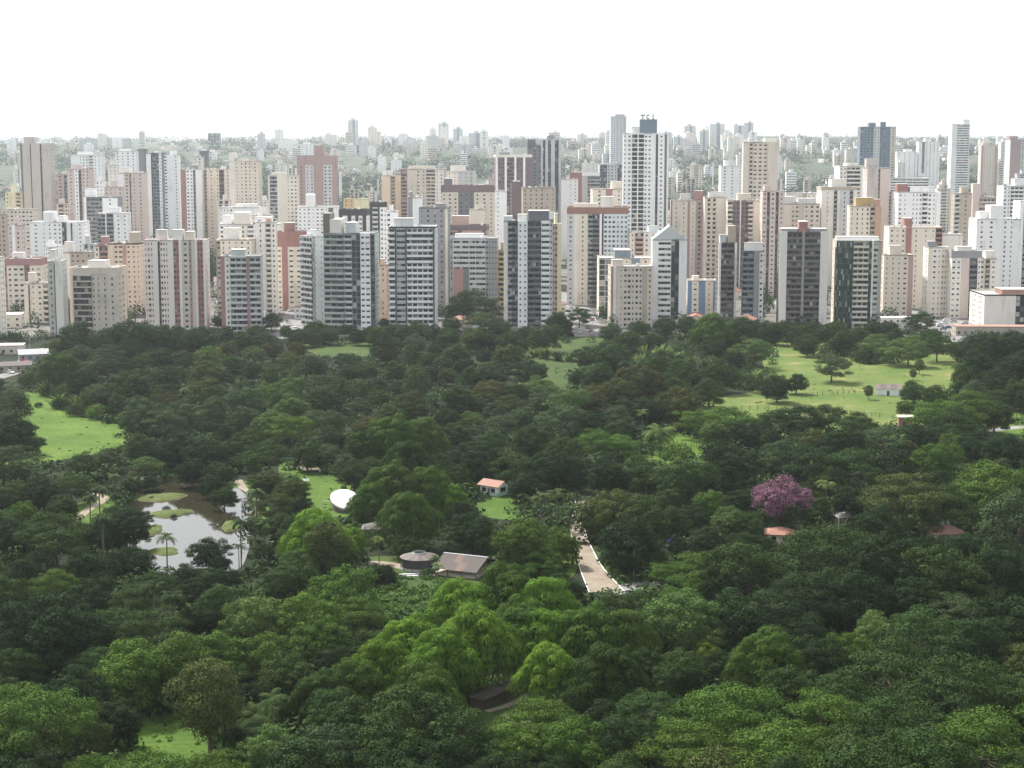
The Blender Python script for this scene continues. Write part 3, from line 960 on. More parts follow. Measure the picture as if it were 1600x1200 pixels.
B(1512, 1594, 342, 1085, 'big white stepped tower with dark window columns', '20w1:white 16w1:white 12p:white^0.8 24w2:white 12p:white', pent=[(.3, .6, 8, 'white'), (.1, .3, 4, 'white')])
B(1484, 1516, 302, 1195, 'brown tower with pale balconies on its left', '9b:lgrey 24w1:tan', pent=[(.4, .8, 4, 'tan')])
B(1512, 1553, 308, 1215, 'pinkish tower with a plain raised core', '12p:pinkish^0.5 28b:pinkish', pent=[(0, .35, 9, 'pinkish')])
B(1555, 1612, 290, 1330, 'white terraced block at the right edge', '14w2:white 24b:white 18w2:white', name='apartment_block', pent=[(.4, .9, 5, 'white')])
B(1580, 1640, 314, 1140, 'white block with a dark bay cut off by the right edge', '6p:white 10b:grey 30w3:white', name='apartment_block')
B(1337, 1372, 198, 1900, 'dark blue grey tower, left of the hazy twin', '22w4:bluegrey 10w2:lgrey', pent=[(.45, .8, 4, 'bluegrey')])
B(1368, 1397, 198, 1930, 'dark blue grey tower with a beige flank, right of the hazy twin', '20w3:bluegrey 10w1:beige', pent=[(.1, .4, 5, 'bluegrey')])
B(1479, 1512, 194, 2150, 'white tower with thin dark horizontal bands', '9p:white 24h:white', pent=[(.65, 1, 5, 'white')])
B(1430, 1467, 221, 2500, 'pale far tower with vertical window strips', '5p:white 4s:grey 22w4:white', pent=[(.3, .6, 4, 'white')])
B(1396, 1433, 237, 2500, 'low pale far block left of the striped far tower', '36w4:white', name='apartment_block')
B(1527, 1557, 227, 2300, 'far beige tower with red brown edges', '4p:mauve 20w4:beige 5p:mauve')
B(1568, 1620, 218, 2200, 'far brown grey tower at the right edge', '16p:mauve 26w5:lgrey', pent=[(0, .3, 4, 'mauve')])
B(1380, 1452, 278, 1900, 'long white office slab with dark ribbons', '72h:white', name='office_block', depth=30, pent=[])

# ---- far left group
B(36, 89, 224, 1500, 'tall ribbed grey brown tower without windows', '4p:dgrey 14p:pinkgrey^0.6 2s:dgrey 16p:pinkgrey^1.2 3s:dgrey 15p:pinkgrey^0.6', pent=[(.1, .45, 5, 'pinkgrey')], mast=True)
B(113, 166, 242, 1850, 'white slab tower with pale window rows', '14p:white 16w3:white 8b:white 14w2:white')
B(91, 122, 272, 1520, 'pinkish beige tower beside the ribbed tower', '13w1:pinkish 6s:grey 12w1:pinkish', pent=[(.3, .7, 2, 'ivory')])
B(108, 150, 264, 1470, 'pinkish tower with a white window strip', '12w1:pinkish 7w1:white 5s:plum 14w2:pinkish')
B(152, 168, 282, 1420, 'small white tower with two window columns', '16w2:white')
B(182, 219, 236, 1760, 'white tower with arched openings at its top', '36w4:white', pent=[(.2, .7, 2, 'white')])
B(217, 232, 233, 1800, 'slim dark grey slab tower', '15p:dgrey', pent=[])
B(231, 259, 239, 1610, 'white tower with a blue glass balcony strip', '9p:white 2s:black 13b:bluegrey 5w1:white', pent=[(.5, .9, 2, 'white')])
B(257, 284, 242, 1640, 'white ribbed tower beside the blue glass strip', '8w1:white 8p:white^0.6 10w1:white')
B(171, 188, 258, 1620, 'slim cream tower with faint windows', '17w2:ivory')
B(187, 233, 270, 1490, 'beige and white tower with dotted windows', '10p:white 10w1:beige 3s:grey 22w2:pinkish', pent=[(.1, .4, 4, 'ivory')])
B(165, 196, 292, 1400, 'pinkish low tower below the dotted one', '30w4:pinkish')
B(284, 320, 264, 1500, 'white tower with a burgundy left wall', '9p:maroonlt 12w2:white 4s:grey 10p:white', pent=[(.4, .8, 3, 'grey')])
B(303, 321, 245, 1640, 'slim cream tower behind the burgundy walled one', '18w2:ivory')
B(320, 347, 264, 1510, 'cream tower with vertical ribs', '5s:tan 6p:cream 5w1:cream 6p:cream 5w1:cream', pent=[])
B(344, 365, 265, 1490, 'tower with a purple brown bay', '8b:plum 12w1:pinkwhite', pent=[(.1, .5, 3, 'pinkwhite')])
B(360, 411, 252, 1480, 'broad cream tower with a raised left core', '9p:ivory 10w1:cream 22w3:cream 12w1:cream', pent=[(0, .18, 7, 'ivory'), (.2, .6, 2, 'cream')])
B(313, 328, 236, 2100, 'small dark far tower', '15p:dgrey', pent=[])
B(325, 345, 208, 4600, 'lone hazy grey blue far tower on the left horizon', '20g4:bluegrey', pent=[], fh=5)
B(124, 206, 217, 4700, 'long low pale hangar on the left horizon', '80p:greengrey', name='hangar', pent=[], depth=60)
# ---- hazy towers on the horizon
FAR_G = 'hazy towers on the horizon'
for a in ((544, 560, 188, 'tallest hazy far tower left of the middle'), (685, 701, 193, 'hazy far tower with a dark centre strip'), (708, 723, 201, 'hazy far tower just right of the strip tower'),
          (732, 757, 208, 'broad hazy far tower with a raised centre'), (1068, 1087, 197, 'hazy far tower right of the tallest white tower'), (1092, 1105, 205, 'slim hazy far tower'),
          (1108, 1132, 194, 'hazy far pair with a darker right half'), (1145, 1162, 196, 'hazy far tower, left half of a twin'), (1160, 1177, 192, 'hazy far tower, right half of a twin'),
          (1217, 1232, 212, 'bluish hazy far tower right of the dotted tower'), (1243, 1258, 212, 'pale hazy far tower right of the dotted tower'), (1034, 1050, 207, 'faint far tower beside the sign tower'),
          (1052, 1066, 214, 'faint low far tower'), (1128, 1145, 220, 'faint low far block')):
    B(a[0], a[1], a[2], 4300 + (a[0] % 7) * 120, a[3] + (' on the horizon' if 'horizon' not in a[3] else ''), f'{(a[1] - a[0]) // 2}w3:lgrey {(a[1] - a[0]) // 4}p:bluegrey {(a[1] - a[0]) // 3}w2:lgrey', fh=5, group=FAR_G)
r_ = random.Random(11)
clusters = [(395, 470, 26), (500, 560, 14), (560, 690, 34), (690, 790, 20), (855, 955, 26), (1035, 1150, 38), (1150, 1260, 22), (1260, 1340, 14), (0, 40, 6), (90, 240, 10), (250, 330, 8), (1395, 1470, 12), (1520, 1600, 14)]
n_far = 0
FAR_LABEL = []
CW = dict(lgrey='pale grey', pinkwhite='pinkish white')
for (xa, xb, n) in clusters:
    for k in range(n):
        x = r_.uniform(xa, xb)
        Y = r_.uniform(3500, 5000) if r_.random() < .72 else r_.uniform(2500, 3500)
        zb = terrain(Y)
        ybase = 222 + (CAM_H - zb) * FPX / Y
        w = r_.uniform(9, 20)
        h = r_.choice((8, 12, 16, 20, 26, 32)) * r_.uniform(.6, 1.1)
        c = r_.choice(('white', 'white', 'ivory', 'ivory', 'lgrey', 'beige', 'pinkwhite'))
        o_ = B(x, x + w, ybase - h, Y, None, r_.choice((f'1w3:{c}', f'1p:{c} 1w2:{c} 1p:{c}', f'2w2:{c} 1b:{c} 2w2:{c}', f'1h:{c}')), name='far_block', fh=4, seed=n_far)
        FAR_LABEL.append((o_[0], x + w / 2, ybase - h / 2, f'small {CW.get(c, c)} far block', 'building', 'pale blocks of the far town'))
        n_far += 1
# ------------------------------------------------------------------ vegetation
def foliage_mat(name, base, spread=.35, trans=.25):
    """leaves: colour varies leaf by leaf and tree by tree; the tree's own tint comes from its object colour"""
    m, nt, b = mat_new(name)
    L = nt.links
    geo = nt.nodes.new('ShaderNodeNewGeometry')
    oi = nt.nodes.new('ShaderNodeObjectInfo')
    r = nt.nodes.new('ShaderNodeValToRGB')
    e = r.color_ramp.elements
    e[0].position, e[0].color = 0, (*[c * (1 - spread) for c in base], 1)
    e[1].position, e[1].color = 1, (base[0] * (1 + spread * 1.3), base[1] * (1 + spread), base[2] * (1 + spread * .6), 1)
    L.new(geo.outputs['Random Per Island'], r.inputs[0])
    mul = nt.nodes.new('ShaderNodeMixRGB')
    mul.blend_type = 'MULTIPLY'
    mul.inputs[0].default_value = 1
    L.new(r.outputs[0], mul.inputs[1])
    L.new(oi.outputs['Color'], mul.inputs[2])
    L.new(mul.outputs[0], b.inputs['Base Color'])
    b.inputs['Roughness'].default_value = .75
    b.inputs['Specular IOR Level'].default_value = .04
    tr = nt.nodes.new('ShaderNodeBsdfTranslucent')
    L.new(mul.outputs[0], tr.inputs[0])
    mx = nt.nodes.new('ShaderNodeMixShader')
    mx.inputs[0].default_value = trans
    L.new(b.outputs[0], mx.inputs[1])
    L.new(tr.outputs[0], mx.inputs[2])
    L.new(mx.outputs[0], nt.nodes['Material Output'].inputs[0])
    return m


M_LEAF = foliage_mat('leaves', (.036, .063, .025), .45, .10)
M_BAMBOO = foliage_mat('bamboo_leaves', (.048, .084, .020), .22, .2)
M_PALM = foliage_mat('palm_fronds', (.042, .066, .026), .3, .15)
M_FLOWER = foliage_mat('blossom', (.235, .095, .235), .5, .2)
M_FARLEAF = foliage_mat('haze_tinted_leaves', (.055, .080, .066), .22, .1)  # paler and bluer than near leaves: distance haze put into the colour


def unit(a):
    return a / np.maximum(1e-9, np.linalg.norm(a, axis=-1, keepdims=True))


def mesh_quads(name, V, mat, extra_mats=None, mi=None):
    """V: (n,4,3) quads"""
    n = len(V)
    me = bpy.data.meshes.new(name)
    me.vertices.add(n * 4)
    me.vertices.foreach_set('co', V.reshape(-1).astype(np.float32))
    me.loops.add(n * 4)
    me.loops.foreach_set('vertex_index', np.arange(n * 4, dtype=np.int32))
    me.polygons.add(n)
    me.polygons.foreach_set('loop_start', np.arange(0, n * 4, 4, dtype=np.int32))
    me.polygons.foreach_set('loop_total', np.full(n, 4, dtype=np.int32))
    me.materials.append(mat)
    for x in extra_mats or []:
        me.materials.append(x)
    if mi is not None:
        me.polygons.foreach_set('material_index', mi.astype(np.int32))
    me.update(calc_edges=True)
    me.validate()
    return me


def leaf_quads(C, N, L, W, rng, droop=None, roll=None):
    """leaf patches: centre, facing, half length, half width"""
    n = len(C)
    if droop is not None:
        T = unit(droop - N * np.sum(droop * N, 1, keepdims=True))
    else:
        T = unit(np.cross(N, rng.normal(size=(n, 3))))
    Bv = np.cross(N, T)
    L = np.broadcast_to(np.asarray(L), (n,))[:, None]
    W = np.broadcast_to(np.asarray(W), (n,))[:, None]
    j = rng.uniform(.55, 1.0, size=(n, 1))
    q = np.stack([C - T * L, C + Bv * W - T * L * .1, C + T * L * j, C - Bv * W * j], 1)
    return q


def lobes_points(lobes, area_per, rng, zmin=-.35, cull=.8):
    cs = np.array([l[0] for l in lobes], float)
    rs = np.array([l[1] for l in lobes], float)
    P, N = [], []
    for i in range(len(cs)):
        rx, ry, rz = rs[i]
        area = 4 * math.pi * ((rx * ry) ** 1.6 / 3 + (rx * rz) ** 1.6 / 3 + (ry * rz) ** 1.6 / 3) ** (1 / 1.6)
        n = max(12, int(area / area_per))
        d = unit(rng.normal(size=(n, 3)))
        d = d[d[:, 2] > zmin]
        bump = 1 + rng.normal(size=(len(d), 1)) * .07
        p = cs[i] + d * rs[i] * bump
        nn = unit(d / rs[i])
        dd = (p[:, None, :] - cs[None]) / rs[None]
        q = np.sum(dd * dd, 2)
        q[:, i] = 9
        keep = q.min(1) > cull * cull
        P.append(p[keep])
        N.append(nn[keep])
    return np.concatenate(P), np.concatenate(N)


def tree_skeleton(lobes, H, rng, r0, spread_from=.35, n_limb=6, mat='trunk'):
    mb = MB()
    lean = rng.normal(size=2) * .25
    fork = H * spread_from
    mb.tube([(0, 0, -.3), (lean[0] * .3, lean[1] * .3, fork * .5), (lean[0], lean[1], fork)], [r0 * 1.35, r0, r0 * .85], mat, 7)
    idx = rng.permutation(len(lobes))[:n_limb]
    for i in idx:
        c = np.array(lobes[i][0])
        m = np.array([lean[0], lean[1], fork]) * .45 + c * .55 + np.array([0, 0, -.06 * H])
        mb.tube([(lean[0], lean[1], fork * .93), tuple(m), tuple(c)], [r0 * .55, r0 * .33, r0 * .12], mat, 5)
    return mb.mesh('trunk', True)


PROTO = {}


def make_proto(kind, seed):
    """returns (crown mesh, trunk mesh or None, radius, height) of one kind of tree at natural size"""
    rng = np.random.RandomState(seed)
    R = 9.0
    lobes = []
    if kind in ('dome', 'red', 'olive'):
        H = 14.0
        m = rng.randint(4, 7)
        a0 = rng.rand() * 6.28
        for q in range(m + 1):
            # several heads of unequal height grown together, dark gaps between them
            if q == 0:
                hx, hy, hr, ht = rng.normal() * .8, rng.normal() * .8, R * rng.uniform(.46, .58), H
            else:
                an = a0 + 6.28 * q / m + rng.normal() * .25
                rad = R * rng.uniform(.42, .62)
                hx, hy, hr, ht = math.cos(an) * rad, math.sin(an) * rad, R * rng.uniform(.32, .5), H * rng.uniform(.62, .93)
            k = 13
            b0 = rng.rand() * 6.28
            for i in range(k):
                f = (i + .5) / k
                ph = i * 2.39996 + b0
                el = math.asin(max(-.55, 1 - 1.5 * f))
                rr = hr * .78 * (1 + rng.normal() * .14)
                zc = ht - hr * 1.05
                s = hr * rng.uniform(.27, .48)
                lobes.append(((hx + math.cos(el) * math.cos(ph) * rr, hy + math.cos(el) * math.sin(ph) * rr, max(1.6, zc + math.sin(el) * hr * .8 * (1 + rng.normal() * .12))), (s, s, s * rng.uniform(.6, .85))))
            if zc > 5:
                for i in range(5):
                    ph = rng.rand() * 6.28
                    s = hr * rng.uniform(.4, .55)
                    lobes.append(((hx + math.cos(ph) * hr * .55, hy + math.sin(ph) * hr * .55, rng.uniform(2.2, zc - 1)), (s, s, s * .8)))
        leaf, area = (.21, .145), .085
    elif kind == 'umbrella':
        H = 12.5
        k = 30
        for i in range(k):
            f = math.sqrt((i + .5) / k)
            ph = i * 2.39996 + rng.rand() * .6
            rr = R * .86 * f * (1 + rng.normal() * .12)
            z = H - 1.5 - 4.4 * f ** 2.0 + rng.normal() * .85
            s = R * rng.uniform(.14, .30)
            lobes.append(((math.cos(ph) * rr, math.sin(ph) * rr, z), (s, s, s * rng.uniform(.36, .6))))
        for i in range(16):
            ph = rng.rand() * 6.28
            rr = R * rng.uniform(.3, .85)
            s = R * rng.uniform(.16, .28)
            lobes.append(((math.cos(ph) * rr, math.sin(ph) * rr, H * rng.uniform(.22, .58)), (s, s, s * .5)))
        leaf, area = (.19, .115), .075
    elif kind == 'oval':
        H, R = 17.0, 6.0
        k = 28
        for i in range(k):
            f = (i + .5) / k
            ph = i * 2.39996 + rng.rand() * .5
            z = H * (.28 + .68 * f)
            prof = math.sin(math.pi * min(1, .12 + .86 * f)) ** .7
            rr = R * .7 * prof * (1 + rng.normal() * .12)
            s = R * rng.uniform(.26, .42) * (.6 + .4 * prof)
            lobes.append(((math.cos(ph) * rr, math.sin(ph) * rr, z), (s, s, s * 1.0)))
        leaf, area = (.21, .14), .085
    elif kind == 'shrub':
        H, R = 4.2, 3.4
        k = 16
        for i in range(k):
            f = (i + .5) / k
            ph = i * 2.39996
            el = math.asin(1 - f)
            rr = R * .66 * (1 + rng.normal() * .12)
            s = R * rng.uniform(.3, .45)
            lobes.append(((math.cos(el) * math.cos(ph) * rr, math.cos(el) * math.sin(ph) * rr, .8 + math.sin(el) * 2.1), (s, s, s * .8)))
        leaf, area = (.17, .12), .06
    elif kind == 'bamboo':
        # arching culms that end in drooping, rounded plumes of fine leaves
        H, R = 17.5, 9.5
        k = 40
        Q = []
        culms = MB()
        for i in range(k):
            f = math.sqrt((i + .5) / k)
            ph = i * 2.39996 + rng.rand() * .5
            rr = R * .88 * f * (1 + rng.normal() * .07)
            top = H * (1 - .52 * f ** 2.3) * rng.uniform(.86, 1.04)
            c = np.array([math.cos(ph) * rr, math.sin(ph) * rr, top - 1.6])
            out = np.array([math.cos(ph), math.sin(ph), 0]) * (.35 + .5 * f)
            s = rng.uniform(1.6, 2.9)
            n = int(190 * s)
            d = unit(rng.normal(size=(n, 3)))
            d[:, 2] = np.abs(d[:, 2]) * 1.15 - .25
            d = unit(d)
            p = c + d * np.array([s, s, s * 1.05]) * (1 + rng.normal(size=(n, 1)) * .06)
            # the skirt of the plume hangs outward and down
            low = d[:, 2] < .35
            p[low] += (out * s * .4 + np.array([0, 0, -s * .55])) * rng.uniform(.1, 1.1, size=(low.sum(), 1))
            nn = unit(d + rng.normal(size=(n, 3)) * .13)
            dr = np.array([0, 0, -1.0]) + out * .4 + d * .55 + rng.normal(size=(n, 3)) * .18
            Q.append(leaf_quads(p, nn, rng.uniform(.34, .6, n), rng.uniform(.09, .16, n), rng, droop=unit(dr)))
            if i % 3 == 0:
                b = np.array([math.cos(ph) * 1.2 * f, math.sin(ph) * 1.2 * f, 0])
                m = np.array([math.cos(ph) * rr * .4, math.sin(ph) * rr * .4, top * .62])
                culms.tube([tuple(b), tuple(m), tuple(c + np.array([0, 0, .8]))], [.14, .11, .04], 'palmtrunk', 5)
        # inner leaf mass lower down
        n = 1700
        ph = rng.rand(n) * 6.28
        f = np.sqrt(rng.rand(n))
        z = rng.uniform(1.0, H * .72, n) * (1 - .35 * f)
        p = np.stack([np.cos(ph) * R * .8 * f, np.sin(ph) * R * .8 * f, z], 1)
        nn = unit(np.stack([np.cos(ph), np.sin(ph), rng.normal(size=n) * .4 + .3], 1) + rng.normal(size=(n, 3)) * .3)
        dr = unit(np.array([[0, 0, -1.0]]) + rng.normal(size=(n, 3)) * .3)
        Q.append(leaf_quads(p, nn, .6, .2, rng, droop=dr))
        return mesh_quads('bamboo_crown', np.concatenate(Q), M_BAMBOO), culms.mesh('culms', True), R, H
    elif kind in ('palm', 'fanpalm', 'datepalm'):
        H, R = (11.5, 3.3) if kind == 'palm' else ((7.6, 2.3) if kind == 'fanpalm' else (6.5, 4.2))
        nf = 15 if kind == 'palm' else (18 if kind == 'fanpalm' else 44)
        Q = []
        th = H - (1.4 if kind != 'datepalm' else 3.4)
        for i in range(nf):
            ph = i * 2.39996 + rng.rand() * .3
            el0 = math.radians(rng.uniform(15, 82)) if kind != 'datepalm' else math.radians(rng.uniform(-5, 85))
            ln = R * rng.uniform(1.0, 1.25)
            pos = np.array([0, 0, th])
            steps = 9
            pts = []
            el = el0
            for s in range(steps + 1):
                pts.append(pos.copy())
                dv = np.array([math.cos(ph) * math.cos(el), math.sin(ph) * math.cos(el), math.sin(el)])
                pos = pos + dv * ln / steps
                el -= math.radians(13 if kind != 'fanpalm' else 15)
            pts = np.array(pts)
            lat = np.array([-math.sin(ph), math.cos(ph), 0])
            for s in range(1, steps):
                for g in (0, .33, .67):
                    p = pts[s] * (1 - g) + pts[s + 1] * g
                    dv = unit((pts[s + 1] - pts[s])[None])[0]
                    lw = ln * .24 * (1 - abs((s + g) / steps - .45) * 1.1)
                    if lw < .1:
                        continue
                    for sgn in (-1, 1):
                        tip = p + lat * sgn * lw + dv * lw * .45 + np.array([0, 0, -lw * rng.uniform(.25, .6)])
                        wv = dv * .065
                        Q.append([p - wv, p + wv, tip + wv * .3, tip - wv * .3])
        V = np.array(Q)
        tb = MB()
        r0 = .2 if kind == 'palm' else (.17 if kind == 'fanpalm' else .4)
        tb.tube([(0, 0, -.3), (.06, .05, th * .3), (.1, 0, th * .7), (0, 0, th)], [r0 * 1.3, r0, r0 * .85, r0 * .7], 'palmtrunk', 8)
        return mesh_quads('palm_crown', V, M_PALM), tb.mesh('trunk', True), R, H
    elif kind == 'banana':
        H, R = 5.5, 3.2
        Q = []
        for i in range(46):
            ph = rng.rand() * 6.28
            b = np.array([math.cos(ph * 3) * rng.uniform(0, 1.6), math.sin(ph * 3) * rng.uniform(0, 1.6), 0])
            ln = rng.uniform(3.2, 5.6)
            el = math.radians(rng.uniform(50, 86))
            pos, lat = b.copy(), np.array([-math.sin(ph), math.cos(ph), 0])
            for s in range(6):
                dv = np.array([math.cos(ph) * math.cos(el), math.sin(ph) * math.cos(el), math.sin(el)])
                nx = pos + dv * ln / 6
                w0 = .30 * math.sin(math.pi * min(.98, (s + .3) / 6.2))
                w1 = .30 * math.sin(math.pi * min(.98, (s + 1.3) / 6.2))
                Q.append([pos - lat * w0, pos + lat * w0, nx + lat * w1, nx - lat * w1])
                pos = nx
                el -= math.radians(11)
        return mesh_quads('leaf_clump', np.array(Q), M_PALM), None, R, H
    if kind == 'blossom':
        pass
    P, N = lobes_points(lobes, area, rng)
    n = len(P)
    mid = np.array([0, 0, H * .45])
    outw = unit(P - mid)
    nn = unit(N * .95 + outw * .25 + rng.normal(size=(n, 3)) * .33)
    sc = rng.uniform(.75, 1.3, n)
    V = leaf_quads(P, nn, leaf[0] * sc, leaf[1] * sc, rng)
    # looser sprays poking out of the outline
    m = n // 7
    ii = rng.choice(n, m)
    P2 = P[ii] + N[ii] * rng.uniform(.15, .75, size=(m, 1))
    V2 = leaf_quads(P2, unit(rng.normal(size=(m, 3)) + np.array([0, 0, .8])), leaf[0] * .9, leaf[1] * .8, rng)
    # leaves inside, so that gaps look onto more leaves
    m = n // 5
    ii = rng.choice(n, m)
    P3 = P[ii] - N[ii] * rng.uniform(.3, 1.6, size=(m, 1))
    V3 = leaf_quads(P3, unit(rng.normal(size=(m, 3))), leaf[0] * 1.5, leaf[1] * 1.5, rng)
    V = np.concatenate([V, V2, V3])
    trunk = None
    if kind != 'shrub':
        r0 = .38 if kind != 'umbrella' else .32
        trunk = tree_skeleton(lobes, H, rng, r0, .3 if kind != 'umbrella' else .45, 7)
    me = mesh_quads('crown', V, M_LEAF)
    return me, trunk, R, H


N_VAR = dict(dome=7, umbrella=5, oval=2, bamboo=3, palm=2, fanpalm=2, datepalm=1, banana=1, shrub=2)
for kd, nv in N_VAR.items():
    PROTO[kd] = [make_proto(kd, 100 + 17 * i + len(kd) * 1000) for i in range(nv)]
_c, _t, _r, _h = make_proto('dome', 777)
# purple flowering tree: blossom sprays over the upper leaves
_me = _c.copy()
_me.materials.append(M_FLOWER)
_co = np.zeros(len(_me.vertices) * 3, np.float32)
_me.vertices.foreach_get('co', _co)
_z = _co.reshape(-1, 4, 3).mean(1)
_rng = np.random.RandomState(5)
_mi = ((_z[:, 2] > 6.5 + 2.2 * np.sin(_z[:, 0] * .9)) & (_rng.rand(len(_z)) < .72)).astype(np.int32)
_me.polygons.foreach_set('material_index', _mi)
PROTO['blossom'] = [(_me, _t, _r, _h)]

RATIO = {k: (PROTO[k][0][3] / (2 * PROTO[k][0][2])) for k in PROTO}
TREE_NAME = dict(dome='broadleaf_tree', umbrella='spreading_tree', oval='tall_tree', bamboo='bamboo_clump', palm='palm_tree', fanpalm='fan_palm',
                 datepalm='bushy_palm', banana='banana_clump', shrub='shrub', blossom='flowering_tree')
TREE_CAT = dict(dome='tree', umbrella='tree', oval='tree', bamboo='bamboo', palm='palm', fanpalm='palm', datepalm='palm', banana='plant', shrub='shrub', blossom='tree')
TREES = []           # (x px, y px of crown middle, width px, kind, tint name, root)

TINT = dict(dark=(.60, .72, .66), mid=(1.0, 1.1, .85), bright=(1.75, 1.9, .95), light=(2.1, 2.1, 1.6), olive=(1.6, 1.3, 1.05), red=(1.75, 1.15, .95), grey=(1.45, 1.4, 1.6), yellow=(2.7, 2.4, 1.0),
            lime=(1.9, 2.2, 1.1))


def plant(px, yt, w, kind, tint='mid', squash=1.0):
    """one tree: crown width w and top yt as seen, standing on the ground where that puts it"""
    k = RATIO[kind] * squash
    d = ray(px, yt)
    t = CAM_H / max(.012, k * w / FPX - d[2])
    x, Yg = d[0] * t, d[1] * t
    wm = w * t / FPX
    var = RNG.randrange(len(PROTO[kind]))
    me, tr, R, H = PROTO[kind][var]
    s = wm / (2 * R)
    root = thing(TREE_NAME[kind], None, None, (x, Yg, 0), RNG.uniform(0, 6.28))
    root.scale = (s, s, s * squash)
    c = link('crown' if kind not in ('banana',) else 'leaf_clump', me, root)
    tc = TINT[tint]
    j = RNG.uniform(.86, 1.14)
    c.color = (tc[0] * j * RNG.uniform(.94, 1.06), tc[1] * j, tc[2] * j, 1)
    if tr:
        link('trunk' if kind != 'bamboo' else 'culms', tr, root)
    TREES.append((px, yt + .4 * k * w, w, kind, tint, root))
    return root
